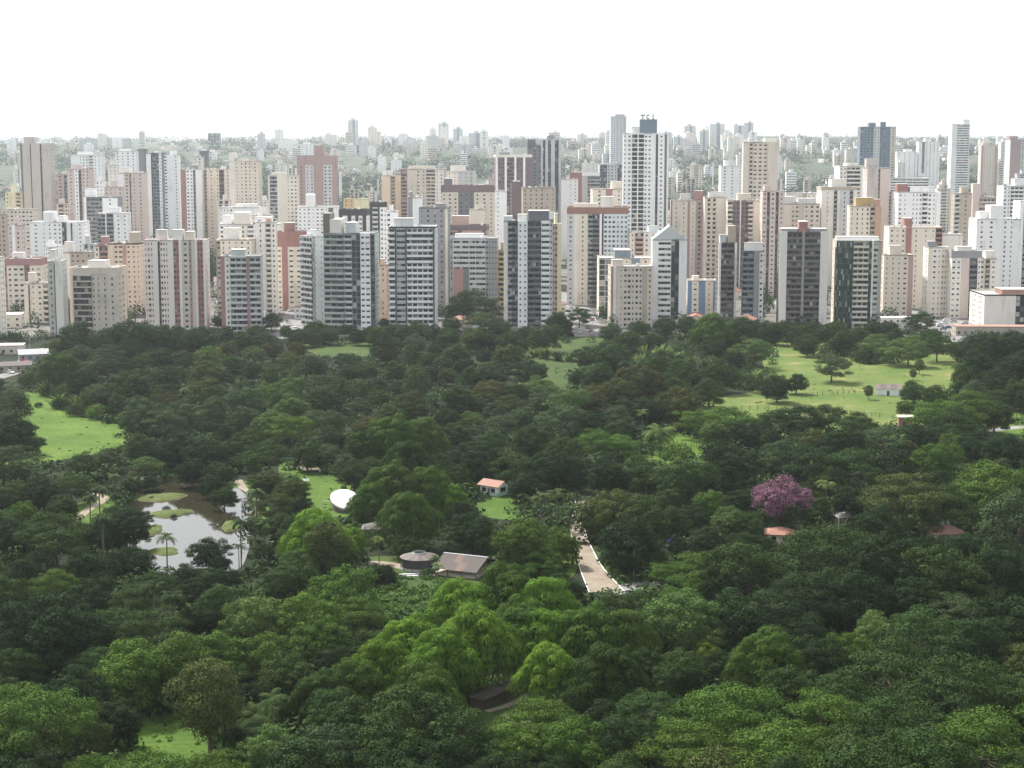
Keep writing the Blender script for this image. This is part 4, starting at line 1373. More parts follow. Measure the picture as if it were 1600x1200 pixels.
# ---- trees placed one by one: (x, top y, crown width, kind, tint)
D_, U_, O_, B_, P_, F_, S_, N_, A_ = 'dome', 'umbrella', 'oval', 'bamboo', 'palm', 'fanpalm', 'shrub', 'datepalm', 'banana'
PLACED = [
    # town edge
    (120, 500, 72, D_, 'dark'), (160, 512, 60, D_, 'dark'), (205, 497, 78, D_, 'mid'), (255, 505, 66, D_, 'mid'), (300, 516, 55, D_, 'dark'), (92, 548, 74, B_, 'mid'), (340, 494, 26, D_, 'dark'),
    (424, 488, 36, D_, 'dark'), (445, 508, 28, D_, 'dark'), (492, 500, 46, D_, 'dark'), (380, 515, 50, D_, 'mid'), (540, 505, 30, D_, 'dark'), (600, 497, 24, D_, 'dark'), (632, 506, 40, D_, 'dark'), (655, 500, 38, D_, 'mid'),
    (738, 452, 90, U_, 'mid'), (712, 470, 46, D_, 'dark'), (758, 487, 82, U_, 'mid'), (706, 495, 40, D_, 'dark'), (872, 486, 52, D_, 'dark'), (905, 480, 46, U_, 'dark'), (850, 505, 60, D_, 'dark'), (800, 515, 55, D_, 'dark'),
    (1040, 494, 44, D_, 'dark'), (1072, 492, 44, D_, 'dark'), (1112, 492, 66, B_, 'dark'), (1160, 492, 66, D_, 'dark'), (980, 515, 52, D_, 'mid'), (1022, 520, 40, D_, 'mid'),
    (1176, 527, 70, U_, 'light'), (1205, 500, 50, D_, 'dark'), (1250, 506, 46, D_, 'dark'), (1292, 505, 44, D_, 'dark'), (1262, 520, 48, D_, 'mid'), (1318, 515, 52, D_, 'mid'), (1345, 508, 40, D_, 'dark'), (1440, 486, 54, U_, 'dark'),
    (1398, 512, 40, D_, 'dark'), (1450, 512, 46, D_, 'dark'),
    (1372, 521, 62, U_, 'light'), (1420, 527, 66, U_, 'light'), (1465, 522, 64, U_, 'mid'), (1398, 536, 50, U_, 'light'), (1300, 552, 66, U_, 'grey'), (1352, 541, 34, D_, 'mid'), (1437, 561, 17, O_, 'bright'),
    (1540, 517, 70, D_, 'dark'), (1582, 515, 74, D_, 'dark'), (1528, 545, 70, D_, 'dark'), (1590, 548, 80, D_, 'dark'), (1556, 575, 70, D_, 'dark'), (1505, 571, 42, O_, 'mid'), (1600, 590, 70, D_, 'mid'),
    (1215, 584, 58, D_, 'dark'), (1245, 582, 44, D_, 'dark'), (1190, 590, 40, S_, 'dark'), (1428, 594, 46, D_, 'mid'), (1460, 600, 48, D_, 'mid'), (1358, 602, 16, O_, 'mid'), (1427, 577, 12, O_, 'mid'), (1418, 625, 34, D_, 'mid'),
    (185, 508, 50, D_, 'dark'), (230, 506, 46, D_, 'mid'), (275, 508, 50, D_, 'dark'), (318, 508, 46, D_, 'mid'), (352, 508, 40, D_, 'dark'), (400, 506, 40, D_, 'dark'), (408, 518, 46, D_, 'mid'), (470, 512, 40, D_, 'dark'), (515, 508, 40, D_, 'mid'), (558, 512, 36, D_, 'dark'), (580, 508, 34, D_, 'dark'), (612, 504, 36, D_, 'dark'), (676, 506, 40, D_, 'mid'),
    (700, 512, 44, D_, 'mid'), (740, 512, 50, D_, 'olive'), (782, 503, 40, D_, 'dark'), (822, 508, 40, D_, 'mid'), (1000, 500, 36, D_, 'dark'), (955, 505, 40, D_, 'mid'), (1090, 500, 44, D_, 'dark'), (1140, 498, 44, D_, 'mid'), (1186, 498, 46, D_, 'dark'), (1228, 500, 42, D_, 'dark'), (1270, 500, 40, D_, 'mid'), (1310, 500, 40, D_, 'dark'), (1365, 502, 42, D_, 'dark'), (1388, 500, 36, D_, 'mid'),
    (1442, 836, 64, D_, 'dark'), (1512, 832, 70, D_, 'dark'), (1476, 838, 50, U_, 'dark'), (1545, 835, 60, D_, 'mid'), (1200, 838, 44, D_, 'mid'), (1245, 836, 44, D_, 'dark'),
    # grass strip and reeds
    (852, 532, 34, A_, 'light'), (836, 536, 26, A_, 'light'), (872, 538, 30, A_, 'grey'), (950, 530, 80, D_, 'dark'), (915, 540, 46, D_, 'dark'), (890, 545, 24, A_, 'light'),
    (1010, 532, 34, A_, 'light'), (1035, 530, 36, A_, 'light'), (1055, 536, 34, A_, 'light'), (1080, 545, 34, A_, 'light'), (1000, 545, 34, A_, 'light'), (1105, 548, 38, A_, 'grey'), (1025, 552, 60, D_, 'mid'), (1065, 560, 56, D_, 'mid'),
    (835, 562, 46, D_, 'dark'), (1125, 560, 70, D_, 'mid'), (1155, 580, 40, S_, 'mid'), (1180, 568, 36, A_, 'light'), (1108, 590, 60, D_, 'mid'),
    # middle wood, right half
    (1062, 602, 88, D_, 'red'), (1000, 568, 84, D_, 'red'), (940, 566, 62, D_, 'mid'), (930, 600, 66, D_, 'red'), (965, 588, 70, D_, 'olive'), (885, 605, 70, D_, 'light'), (845, 590, 60, U_, 'light'), (880, 630, 80, U_, 'grey'),
    (920, 640, 60, D_, 'dark'), (965, 632, 56, D_, 'grey'), (975, 655, 64, D_, 'mid'), (1004, 640, 24, P_, 'light'), (1032, 657, 58, N_, 'light'), (1088, 640, 66, U_, 'bright'), (1135, 632, 80, U_, 'bright'), (1115, 655, 58, D_, 'light'), (1165, 655, 62, D_, 'dark'),
    (930, 672, 70, U_, 'lime'), (968, 676, 66, U_, 'lime'), (880, 680, 74, D_, 'mid'), (835, 662, 78, D_, 'mid'), (1210, 640, 64, U_, 'mid'), (1250, 632, 76, U_, 'dark'), (1295, 630, 74, U_, 'mid'), (1340, 645, 66, U_, 'mid'), (1380, 665, 80, U_, 'grey'),
    (1460, 625, 86, U_, 'bright'), (1515, 612, 96, U_, 'bright'), (1490, 640, 80, U_, 'mid'), (1435, 660, 60, D_, 'dark'), (1555, 625, 70, D_, 'mid'), (1580, 676, 90, D_, 'dark'), (1530, 670, 80, D_, 'dark'),
    (1140, 688, 116, D_, 'dark'), (1215, 685, 80, D_, 'grey'), (1070, 715, 100, D_, 'mid'), (1010, 716, 90, U_, 'mid'), (950, 712, 84, D_, 'dark'), (1270, 695, 110, U_, 'dark'), (1330, 700, 110, U_, 'mid'), (1400, 700, 100, D_, 'dark'), (1460, 690, 90, D_, 'bright'),
    (875, 700, 90, D_, 'dark'), (1000, 690, 30, P_, 'dark'), (1060, 690, 60, S_, 'bright'),
    # bamboo and dark domes in the middle
    (612, 648, 92, B_, 'mid'), (660, 655, 78, B_, 'mid'), (570, 672, 70, B_, 'dark'), (640, 690, 90, B_, 'dark'), (560, 725, 70, D_, 'dark'), (610, 722, 100, B_, 'mid'), (668, 728, 90, B_, 'mid'), (580, 755, 76, B_, 'mid'), (572, 772, 50, B_, 'mid'), (640, 770, 100, B_, 'mid'), (700, 752, 66, B_, 'lime'),
    (755, 690, 90, D_, 'dark'), (800, 705, 90, U_, 'mid'), (720, 690, 70, D_, 'dark'), (820, 740, 60, D_, 'dark'), (850, 712, 80, D_, 'dark'),
    (480, 690, 60, D_, 'mid'), (520, 665, 70, D_, 'dark'), (510, 692, 56, D_, 'grey'), (455, 648, 80, U_, 'bright'), (420, 640, 70, D_, 'light'),
    (415, 735, 62, D_, 'olive'), (455, 748, 64, D_, 'olive'), (430, 770, 70, U_, 'olive'), (470, 775, 50, D_, 'dark'), (400, 758, 40, F_, 'grey'), (440, 800, 70, D_, 'mid'),
    (495, 800, 110, B_, 'lime'), (545, 822, 60, B_, 'lime'), (455, 822, 60, D_, 'mid'), (510, 815, 70, O_, 'olive'), (592, 838, 24, P_, 'light'), (625, 850, 36, U_, 'grey'), (590, 880, 50, U_, 'dark'), (680, 868, 22, P_, 'mid'), (684, 880, 24, P_, 'light'),
    (735, 800, 90, D_, 'dark'), (820, 808, 116, D_, 'bright'), (870, 822, 80, D_, 'bright'), (765, 820, 70, D_, 'mid'), (845, 770, 40, P_, 'grey'), (870, 765, 36, P_, 'mid'), (820, 768, 30, F_, 'dark'), (890, 788, 34, F_, 'mid'), (835, 752, 50, U_, 'dark'),
    (960, 762, 120, D_, 'olive'), (1010, 775, 110, D_, 'mid'), (935, 790, 70, D_, 'dark'), (985, 805, 120, D_, 'dark'), (1050, 790, 70, D_, 'mid'), (1110, 765, 60, D_, 'bright'), (1085, 788, 60, D_, 'dark'), (1140, 790, 70, D_, 'light'), (1105, 822, 70, D_, 'dark'), (1175, 800, 60, D_, 'mid'),
    (1225, 746, 118, 'blossom', 'mid'), (1278, 775, 64, D_, 'mid'), (1292, 750, 34, P_, 'light'), (1180, 745, 60, D_, 'dark'),
    (600, 882, 44, D_, 'dark'), (668, 886, 26, S_, 'mid'), (640, 838, 50, D_, 'mid'), (700, 845, 50, D_, 'dark'), (1062, 838, 44, D_, 'dark'),
    # foreground right
    (1420, 742, 140, U_, 'olive'), (1480, 765, 110, U_, 'mid'), (1545, 722, 140, D_, 'bright'), (1585, 770, 110, O_, 'grey'), (1330, 760, 80, D_, 'dark'), (1170, 845, 150, D_, 'mid'), (1090, 862, 90, U_, 'bright'), (1045, 880, 60, U_, 'bright'), (1290, 815, 180, U_, 'mid'),
    (1390, 830, 160, D_, 'dark'), (1480, 850, 150, D_, 'mid'), (1560, 850, 150, D_, 'dark'), (1250, 900, 150, U_, 'dark'), (1330, 890, 140, D_, 'dark'), (1150, 920, 140, D_, 'dark'), (1060, 918, 140, D_, 'light'), (990, 925, 110, D_, 'mid'), (1110, 965, 90, D_, 'light'), (1105, 1000, 60, D_, 'yellow'),
    (1200, 985, 120, B_, 'mid'), (1260, 990, 120, D_, 'dark'), (1370, 955, 100, D_, 'light'), (1440, 950, 150, U_, 'mid'), (1520, 960, 150, D_, 'dark'), (1590, 930, 150, D_, 'dark'), (1400, 1010, 170, U_, 'mid'), (1500, 1030, 180, U_, 'mid'), (1310, 1050, 130, D_, 'mid'), (1240, 1040, 110, D_, 'mid'),
    (1140, 1065, 190, U_, 'bright'), (1290, 1080, 150, U_, 'bright'), (1400, 1085, 170, U_, 'mid'), (1540, 1110, 200, U_, 'bright'), (1220, 1125, 190, U_, 'bright'), (1080, 1130, 160, U_, 'bright'), (1450, 1140, 190, U_, 'mid'), (1330, 1140, 180, U_, 'mid'), (1590, 1050, 140, D_, 'mid'),
    # foreground middle: the long bamboo thicket
    (640, 962, 110, B_, 'bright'), (720, 905, 120, B_, 'bright'), (790, 885, 130, B_, 'mid'), (850, 905, 120, B_, 'bright'), (745, 950, 140, B_, 'bright'), (690, 985, 130, B_, 'bright'), (815, 935, 120, B_, 'mid'), (600, 1000, 110, B_, 'bright'), (550, 1030, 110, B_, 'mid'), (660, 1040, 130, B_, 'mid'), (500, 1050, 100, B_, 'dark'),
    (880, 895, 90, D_, 'dark'), (855, 955, 110, B_, 'bright'), (920, 945, 130, B_, 'mid'), (975, 955, 110, B_, 'mid'), (860, 1010, 110, B_, 'bright'), (950, 1010, 130, B_, 'dark'), (1010, 1010, 80, D_, 'mid'),
    (530, 1075, 130, D_, 'mid'), (640, 1068, 180, D_, 'mid'), (600, 1120, 160, D_, 'mid'), (720, 1105, 150, D_, 'mid'), (510, 1130, 140, D_, 'grey'), (850, 1095, 140, U_, 'bright'), (910, 1120, 130, D_, 'bright'), (800, 1130, 120, D_, 'bright'), (980, 1120, 130, D_, 'dark'), (690, 1150, 140, D_, 'dark'),
    # foreground left
    (75, 925, 170, D_, 'dark'), (150, 900, 90, D_, 'dark'), (30, 870, 90, D_, 'dark'), (85, 800, 130, U_, 'mid'), (20, 810, 80, D_, 'dark'), (130, 855, 80, D_, 'dark'), (240, 950, 120, U_, 'mid'), (205, 998, 150, D_, 'bright'), (285, 985, 150, D_, 'bright'), (345, 985, 130, D_, 'bright'), (325, 1032, 112, O_, 'olive'),
    (150, 1010, 90, U_, 'mid'), (60, 1072, 190, U_, 'bright'), (0, 1080, 110, U_, 'bright'), (60, 990, 70, N_, 'light'), (480, 925, 140, D_, 'bright'), (410, 930, 130, D_, 'light'), (540, 885, 120, D_, 'bright'), (450, 880, 90, D_, 'mid'), (500, 960, 110, D_, 'bright'), (420, 985, 120, D_, 'bright'), (560, 935, 90, U_, 'bright'),
    (235, 1178, 150, U_, 'bright'), (330, 1175, 130, U_, 'bright'), (180, 1090, 100, D_, 'dark'), (130, 1120, 100, U_, 'olive'), (398, 1092, 84, N_, 'mid'), (425, 1082, 56, P_, 'mid'), (380, 1120, 76, N_, 'dark'), (445, 1075, 66, N_, 'mid'), (300, 900, 70, D_, 'dark'), (340, 885, 70, D_, 'dark'), (270, 920, 54, F_, 'dark'), (240, 905, 50, F_, 'dark'), (210, 915, 90, U_, 'mid'), (350, 1080, 90, D_, 'dark'),
    (440, 1020, 120, D_, 'mid'), (20, 950, 100, D_, 'dark'), (110, 965, 100, D_, 'dark'), (20, 1010, 90, D_, 'mid'),
    # pond side
    (285, 672, 80, D_, 'dark'), (315, 685, 70, D_, 'dark'), (255, 690, 60, D_, 'dark'), (345, 722, 44, D_, 'mid'), (372, 712, 34, D_, 'mid'), (215, 678, 42, O_, 'mid'), (232, 682, 30, F_, 'dark'), (168, 700, 50, D_, 'grey'), (130, 708, 56, U_, 'mid'), (178, 738, 26, F_, 'grey'), (190, 728, 24, F_, 'dark'), (155, 758, 30, F_, 'dark'), (140, 770, 30, F_, 'dark'),
    (192, 794, 84, D_, 'dark'), (160, 800, 50, F_, 'dark'), (175, 788, 46, D_, 'mid'), (140, 815, 56, D_, 'dark'), (225, 800, 34, U_, 'dark'), (230, 742, 34, D_, 'dark'), (205, 745, 40, D_, 'mid'), (330, 740, 50, D_, 'dark'), (300, 715, 60, D_, 'dark'), (412, 848, 40, D_, 'dark'), (345, 868, 40, D_, 'dark'), (290, 880, 50, D_, 'dark'), (170, 825, 50, D_, 'dark'), (205, 852, 78, D_, 'dark'), (325, 838, 70, D_, 'dark'), (260, 833, 38, P_, 'grey'), (376, 808, 34, F_, 'dark'), (398, 806, 36, F_, 'dark'), (412, 812, 34, F_, 'mid'), (373, 848, 26, P_, 'grey'), (240, 748, 26, U_, 'grey'), (247, 763, 10, S_, 'dark'), (237, 775, 10, S_, 'dark'), (272, 803, 10, S_, 'dark'), (260, 790, 14, S_, 'grey'),
    (110, 740, 70, U_, 'mid'), (60, 745, 80, D_, 'dark'), (20, 750, 70, D_, 'mid'), (95, 772, 60, D_, 'mid'), (350, 760, 50, D_, 'mid'), (395, 720, 30, D_, 'light'),
    # left meadow edge
    (22, 645, 84, D_, 'dark'), (50, 680, 40, D_, 'mid'), (20, 695, 50, U_, 'grey'), (20, 605, 52, D_, 'grey'), (30, 620, 40, S_, 'mid'), (95, 620, 30, S_, 'mid'), (120, 628, 36, S_, 'mid'), (150, 630, 40, S_, 'lime'), (90, 604, 40, A_, 'lime'), (125, 606, 44, A_, 'bright'), (160, 602, 44, A_, 'mid'), (200, 640, 44, S_, 'bright'), (215, 655, 40, S_, 'bright'),
    (150, 598, 56, D_, 'grey'), (225, 618, 84, D_, 'grey'), (275, 625, 70, D_, 'grey'), (255, 640, 76, U_, 'grey'), (318, 640, 44, U_, 'light'), (288, 605, 22, P_, 'light'), (205, 575, 90, D_, 'mid'), (130, 575, 60, D_, 'dark'), (45, 580, 40, S_, 'mid'), (110, 590, 50, S_, 'bright'), (70, 590, 34, A_, 'bright'), (60, 628, 14, S_, 'dark'), (335, 620, 40, O_, 'grey'),
]
for p in PLACED:
    p = list(p)
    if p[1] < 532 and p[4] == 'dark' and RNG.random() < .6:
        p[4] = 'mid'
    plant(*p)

# ---- the wood between: fill on the ground wherever nothing is meant to stand open
OPEN = [
    [(40, 612), (78, 622), (112, 650), (190, 668), (198, 690), (150, 705), (70, 722), (48, 705), (34, 645)],
    [(205, 762), (235, 752), (300, 752), (372, 755), (395, 778), (392, 840), (368, 885), (268, 893), (240, 862), (205, 840)],
    [(455, 732), (492, 732), (532, 768), (560, 770), (555, 800), (528, 808), (490, 802), (468, 768)],
    [(1205, 532), (1270, 558), (1340, 570), (1500, 560), (1490, 600), (1410, 610), (1412, 645), (1378, 658), (1230, 640), (1100, 636), (1100, 625), (1210, 600)],
    [(815, 540), (935, 535), (920, 560), (872, 592), (850, 590)],
    [(902, 778), (922, 780), (908, 840), (968, 915), (892, 912), (888, 860)],
    [(560, 868), (600, 850), (640, 862), (700, 850), (782, 862), (775, 895), (620, 912), (560, 915)],
    [(752, 742), (800, 742), (805, 792), (752, 792)],
    [(185, 1132), (290, 1118), (372, 1118), (372, 1195), (200, 1195)],
    [(730, 1050), (840, 1045), (845, 1110), (760, 1118), (730, 1110)],
    [(1040, 686), (1118, 684), (1112, 712), (1050, 712)],
    [(1195, 812), (1242, 812), (1242, 842), (1195, 842)],
    [(1398, 640), (1428, 640), (1428, 668), (1398, 668)],
    [(1540, 655), (1600, 650), (1600, 678), (1540, 680)],
    [(1036, 842), (1070, 842), (1070, 866), (1036, 866)],
    [(500, 540), (580, 536), (580, 552), (500, 552)],
    [(440, 485), (470, 485), (470, 530), (435, 530)],
    [(890, 485), (930, 490), (945, 522), (890, 522)],
    [(1395, 470), (1510, 466), (1510, 522), (1400, 500)],
    [(0, 535), (70, 535), (40, 580), (0, 598)],
    [(525, 768), (552, 768), (552, 800), (525, 800)],
    [(365, 745), (395, 745), (395, 775), (365, 775)],
    [(565, 890), (700, 905), (650, 950), (540, 960)],
    [(1360, 592), (1412, 592), (1412, 620), (1360, 620)],
    [(120, 785), (170, 768), (172, 800), (125, 815)],
    [(1455, 815), (1500, 815), (1500, 838), (1455, 838)],
    [(980, 862), (1000, 862), (1000, 908), (980, 908)],
]


def inside(x, y, poly):
    c = False
    j = len(poly) - 1
    for i in range(len(poly)):
        xi, yi = poly[i]
        xj, yj = poly[j]
        if (yi > y) != (yj > y) and x < (xj - xi) * (y - yi) / (yj - yi) + xi:
            c = not c
        j = i
    return c


def blocked(px, yt, w, h):
    for fx, fy in ((0, .5), (0, .1), (0, .9), (-.4, .4), (.4, .4), (-.3, .85), (.3, .85), (-.25, .1), (.25, .1)):
        x, y = px + fx * w, yt + fy * h
        for p in OPEN:
            if inside(x, y, p):
                return True
    return False


MAX_TREES = 330
r_ = random.Random(23)
taken = [(t[0], t[1], t[2]) for t in TREES]
cands = []
for k in range(9000):
    px = r_.uniform(-40, 1640)
    yt = 512 + (1190 - 512) * r_.random() ** 1.15
    cands.append((px, yt))
n_fill = 0
FILLERS = []
for (px, yt) in cands:
    sc = (yt - 222) / 100.0
    w = r_.uniform(10, 20) * sc * .95
    kind = r_.choices([D_, U_, O_], (6, 3, .5))[0]
    h = RATIO[kind] * w
    ym = yt + .4 * h
    if yt < 530 and (px > 1000 or px < 380):
        continue
    if any((px - a) ** 2 + ((ym - b) * 1.7) ** 2 < (.315 * (w + c)) ** 2 for a, b, c in taken):
        continue
    if blocked(px, yt, w, h):
        continue
    if px < 850 and yt < 720:
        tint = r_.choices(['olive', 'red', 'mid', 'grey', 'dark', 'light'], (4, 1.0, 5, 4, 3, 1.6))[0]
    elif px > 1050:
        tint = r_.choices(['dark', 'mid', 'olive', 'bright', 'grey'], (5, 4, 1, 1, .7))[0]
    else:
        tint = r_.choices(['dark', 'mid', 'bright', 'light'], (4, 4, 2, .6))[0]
    taken.append((px, ym, w))
    FILLERS.append((px, yt, w, kind, tint))
FILLERS.sort(key=lambda t: -t[2])
print('placed', len(PLACED), 'fill', len(FILLERS))
for p in FILLERS:
    plant(*p)
# ------------------------------------------------------------------ undergrowth and town greenery: masses nobody could count
def in_open(px, py):
    return any(inside(px, py, p) for p in OPEN)


def bush_mass(name, spots, mat, quads, leaf, rng, jit=.4):
    """many small leafy heaps joined into one mesh: spots are (x, y, z, radius, height)"""
    S = np.array(spots)
    n = len(S)
    d = unit(rng.normal(size=(n, quads, 3)))
    d[..., 2] = np.abs(d[..., 2])
    sc = np.stack([S[:, 3], S[:, 3], S[:, 4]], 1)[:, None, :]
    wob = 1 + rng.normal(size=(n, quads, 1)) * .16
    P = S[:, None, :3] + d * sc * wob
    N = unit(d + np.array([0, 0, .3]) + rng.normal(size=(n, quads, 3)) * jit)
    L = np.repeat(leaf * (S[:, 3] / S[:, 3].mean()) ** .5, quads) * rng.uniform(.7, 1.3, n * quads)
    V = leaf_quads(P.reshape(-1, 3), N.reshape(-1, 3), L, L * .75, rng)
    o = link(name, mesh_quads(name, V, mat))
    o['kind'] = 'stuff'
    return o


_r = np.random.RandomState(31)
spots = []
while len(spots) < 4600:
    y = 262 + (905 - 262) * _r.rand()
    x = _r.uniform(-1, 1) * (y * .31 + 6)
    px, py = project(x, y, 0)
    h = _r.uniform(1.6, 4.2)
    px2, py2 = project(x, y, h)
    if in_open(px, py) or in_open(px2, py2) or (py > 500 and in_open(px, py - 6)):
        continue
    spots.append((x, y, 0, _r.uniform(1.8, 4.2), h))
u = bush_mass('undergrowth', spots, M_LEAF, 76, .54, _r)
u.color = (.9, 1.0, .85, 1)

spots = []
while len(spots) < 260:
    px, py = _r.uniform(500, 720), _r.uniform(885, 985)
    if inside(px, py, [(520, 905), (640, 900), (705, 912), (660, 962), (540, 980), (495, 940)]):
        spots.append((*ground(px, py), 0, _r.uniform(.8, 1.9), _r.uniform(.5, 1.5)))
vt = bush_mass('vine_thicket', spots, M_LEAF, 80, .3, _r)
vt.color = (1.5, 1.75, 1.0, 1)

FOOT = []
for o in list(COL.objects):
    if o.type == 'EMPTY' and o.get('category') == 'building':
        wl = [c for c in o.children if c.name.startswith('wall') and not c.name.startswith('wall_panel')]
        if wl:
            xs = [v.co.x for v in wl[0].data.vertices]
            ys = [v.co.y for v in wl[0].data.vertices]
            FOOT.append((o.location.x, o.location.y, o.rotation_euler.z, min(xs), max(xs), min(ys), max(ys)))


def clear_of(x, y, r):
    for (fx, fy, a, x0, x1, y0, y1) in FOOT:
        dx, dy = x - fx, y - fy
        c, s = math.cos(a), math.sin(a)
        u_, v_ = dx * c + dy * s, -dx * s + dy * c
        if x0 - r < u_ < x1 + r and y0 - r < v_ < y1 + r:
            return False
    return True


def on_street(px, py):
    return inside(px, py, [(425, 455), (480, 455), (475, 500), (455, 535), (430, 535)]) or inside(px, py, [(870, 440), (915, 440), (950, 530), (890, 530)]) or inside(px, py, [(1395, 468), (1520, 464), (1525, 512), (1440, 530), (1400, 500)])


spots = []
while len(spots) < 420:
    y = _r.uniform(912, 1480)
    x = _r.uniform(-1, 1) * y * .31
    r0 = _r.uniform(2.5, 5)
    p = project(x, y, 0)
    if clear_of(x, y, r0 + .5) and not on_street(*p):
        h = _r.uniform(5, 10)
        spots.append((x, y, h * .2, r0, h * .8))
# the dark mass of trees standing behind the long pink tower
for k in range(70):
    y = _r.uniform(1180, 1330)
    px = _r.uniform(228, 345)
    x = (px - 800) * y / FPX
    spots.append((x, y, 2, _r.uniform(5, 8), _r.uniform(12, 24)))
for k in range(12):
    y = _r.uniform(1500, 1560)
    spots.append(((_r.uniform(1226, 1254) - 800) * y / FPX, y, 2, 6, _r.uniform(14, 26)))
ct = bush_mass('town_trees', spots, M_LEAF, 150, .75, _r)
ct.color = (.8, .95, .9, 1)

spots = []
GRASSY = [[(40, 614), (78, 624), (112, 652), (190, 670), (198, 690), (150, 705), (70, 722), (48, 705), (34, 645)],
          [(1205, 532), (1270, 545), (1500, 560), (1490, 600), (1410, 640), (1378, 690), (1230, 680), (1100, 636), (1210, 600)],
          [(455, 732), (492, 732), (532, 768), (528, 800), (490, 802), (468, 768)], [(815, 540), (935, 535), (920, 560), (872, 592), (850, 590)],
          [(185, 1132), (290, 1118), (372, 1118), (372, 1195), (200, 1195)], [(235, 772), (290, 775), (270, 785), (230, 783)], [(235, 798), (300, 800), (270, 808)], [(880, 800), (903, 800), (905, 880), (880, 880)]]
while len(spots) < 260:
    p = GRASSY[_r.choice(8, p=(.06, .52, .08, .12, .1, .04, .04, .04))]
    px, py = _r.uniform(min(q[0] for q in p), max(q[0] for q in p)), _r.uniform(min(q[1] for q in p), max(q[1] for q in p))
    if inside(px, py, p):
        x, y = ground(px, py)
        if _r.rand() < .5 + .5 * math.sin(x * .11) * math.sin(y * .05 + x * .03):
            spots.append((x, y, .0, _r.uniform(.2, .6) * (1 if _r.rand() < .93 else 1.8), _r.uniform(.12, .4)))
gt = bush_mass('grass_tufts', spots, M_LEAF, 26, .2, _r)
gt.color = (2.3, 2.5, 1.2, 1)

spots = []
while len(spots) < 4000:
    y = 1500 + 6000 * _r.rand() ** 1.7
    x = _r.uniform(-1, 1) * (y * .32)
    if y < 2600 and not clear_of(x, y, 7):
        continue
    g = math.sin(x * .006 + 1.3) * math.sin(y * .0042 + x * .002) + .5 * math.sin(x * .019 + y * .011) + _r.normal() * .22
    if g < (-.25 if y < 3600 else .15):
        continue
    k = 1 + y / 5000
    spots.append((x, y, terrain(y) + .5, _r.uniform(5, 11) * k, _r.uniform(6, 12) * k))
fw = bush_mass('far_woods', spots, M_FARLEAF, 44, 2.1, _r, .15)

# ------------------------------------------------------------------ low houses
def gable_roof(mb, w, d, h, rise, mat, over=.5):
    x0, x1, y0, y1 = -w / 2 - over, w / 2 + over, -d / 2 - over, d / 2 + over
    e = h - .1
    mb.quad((x0, y0, e), (x1, y0, e), (x1, 0, e + rise), (x0, 0, e + rise), mat)
    mb.quad((x1, y1, e), (x0, y1, e), (x0, 0, e + rise), (x1, 0, e + rise), mat)
    mb.quad((x0, y0, e - .18), (x1, y0, e - .18), (x1, y0, e), (x0, y0, e), mat)
    mb.quad((x0, y1, e - .18), (x1, y1, e - .18), (x1, y1, e), (x0, y1, e), mat)


def hip_roof(mb, w, d, h, rise, mat, over=.5):
    x0, x1, y0, y1 = -w / 2 - over, w / 2 + over, -d / 2 - over, d / 2 + over
    k = min(w, d) / 2
    a, b, e = -w / 2 + k, w / 2 - k + .01, h - .05
    mb.quad((x0, y0, e), (x1, y0, e), (b, 0, e + rise), (a, 0, e + rise), mat)
    mb.quad((x1, y1, e), (x0, y1, e), (a, 0, e + rise), (b, 0, e + rise), mat)
    mb.poly([(x0, y1, e), (x0, y0, e), (a, 0, e + rise)], mat)
    mb.poly([(x1, y0, e), (x1, y1, e), (b, 0, e + rise)], mat)
    mb.box(x0, x1, y0, y1, e - .2, e - .002, mat)


LABEL_ME = []        # (root, px, py, descriptor, category, group)


def low_house(name, x, y, w, d, h, yaw, wallc, roof, roofc, group, far=False):
    t = thing(name, None, None, (x, y, terrain(y)), yaw, None)
    a = MB()
    a.box(-w / 2, w / 2, -d / 2, d / 2, 0, h, wallc)
    r = MB()
    if roof == 'gable':
        rise = d * .22
        gable_roof(r, w, d, h, rise, roofc)
        a.poly([(w / 2 - .01, -d / 2, h), (w / 2 - .01, d / 2, h), (w / 2 - .01, 0, h + rise * .93)], wallc)
        a.poly([(-w / 2 + .01, -d / 2, h), (-w / 2 + .01, 0, h + rise * .93), (-w / 2 + .01, d / 2, h)], wallc)
    elif roof == 'hip':
        hip_roof(r, w, d, h, min(w, d) * .2, roofc)
    else:
        r.box(-w / 2 - .1, w / 2 + .1, -d / 2 - .1, d / 2 + .1, h + .002, h + .35, roofc)
    a.build('wall', t)
    r.build('roof', t)
    if not far:
        g = MB()
        n = max(2, int(w / 3.2))
        for f in range(max(1, int(h / 3.2))):
            for k in range(n):
                c = -w / 2 + w * (k + .5) / n
                g.box(c - .6, c + .6, -d / 2 - .04, -d / 2 + .02, f * 3.1 + 1, f * 3.1 + 2.2, GLASS)
            for k in range(max(2, int(d / 4))):
                c = -d / 2 + d * (k + .5) / max(2, int(d / 4))
                for sg in (-1, 1):
                    g.box(sg * w / 2 - .04, sg * w / 2 + .04, c - .6, c + .6, f * 3.1 + 1, f * 3.1 + 2.2, GLASS)
        g.build('window', t, stuff=True)
    return t


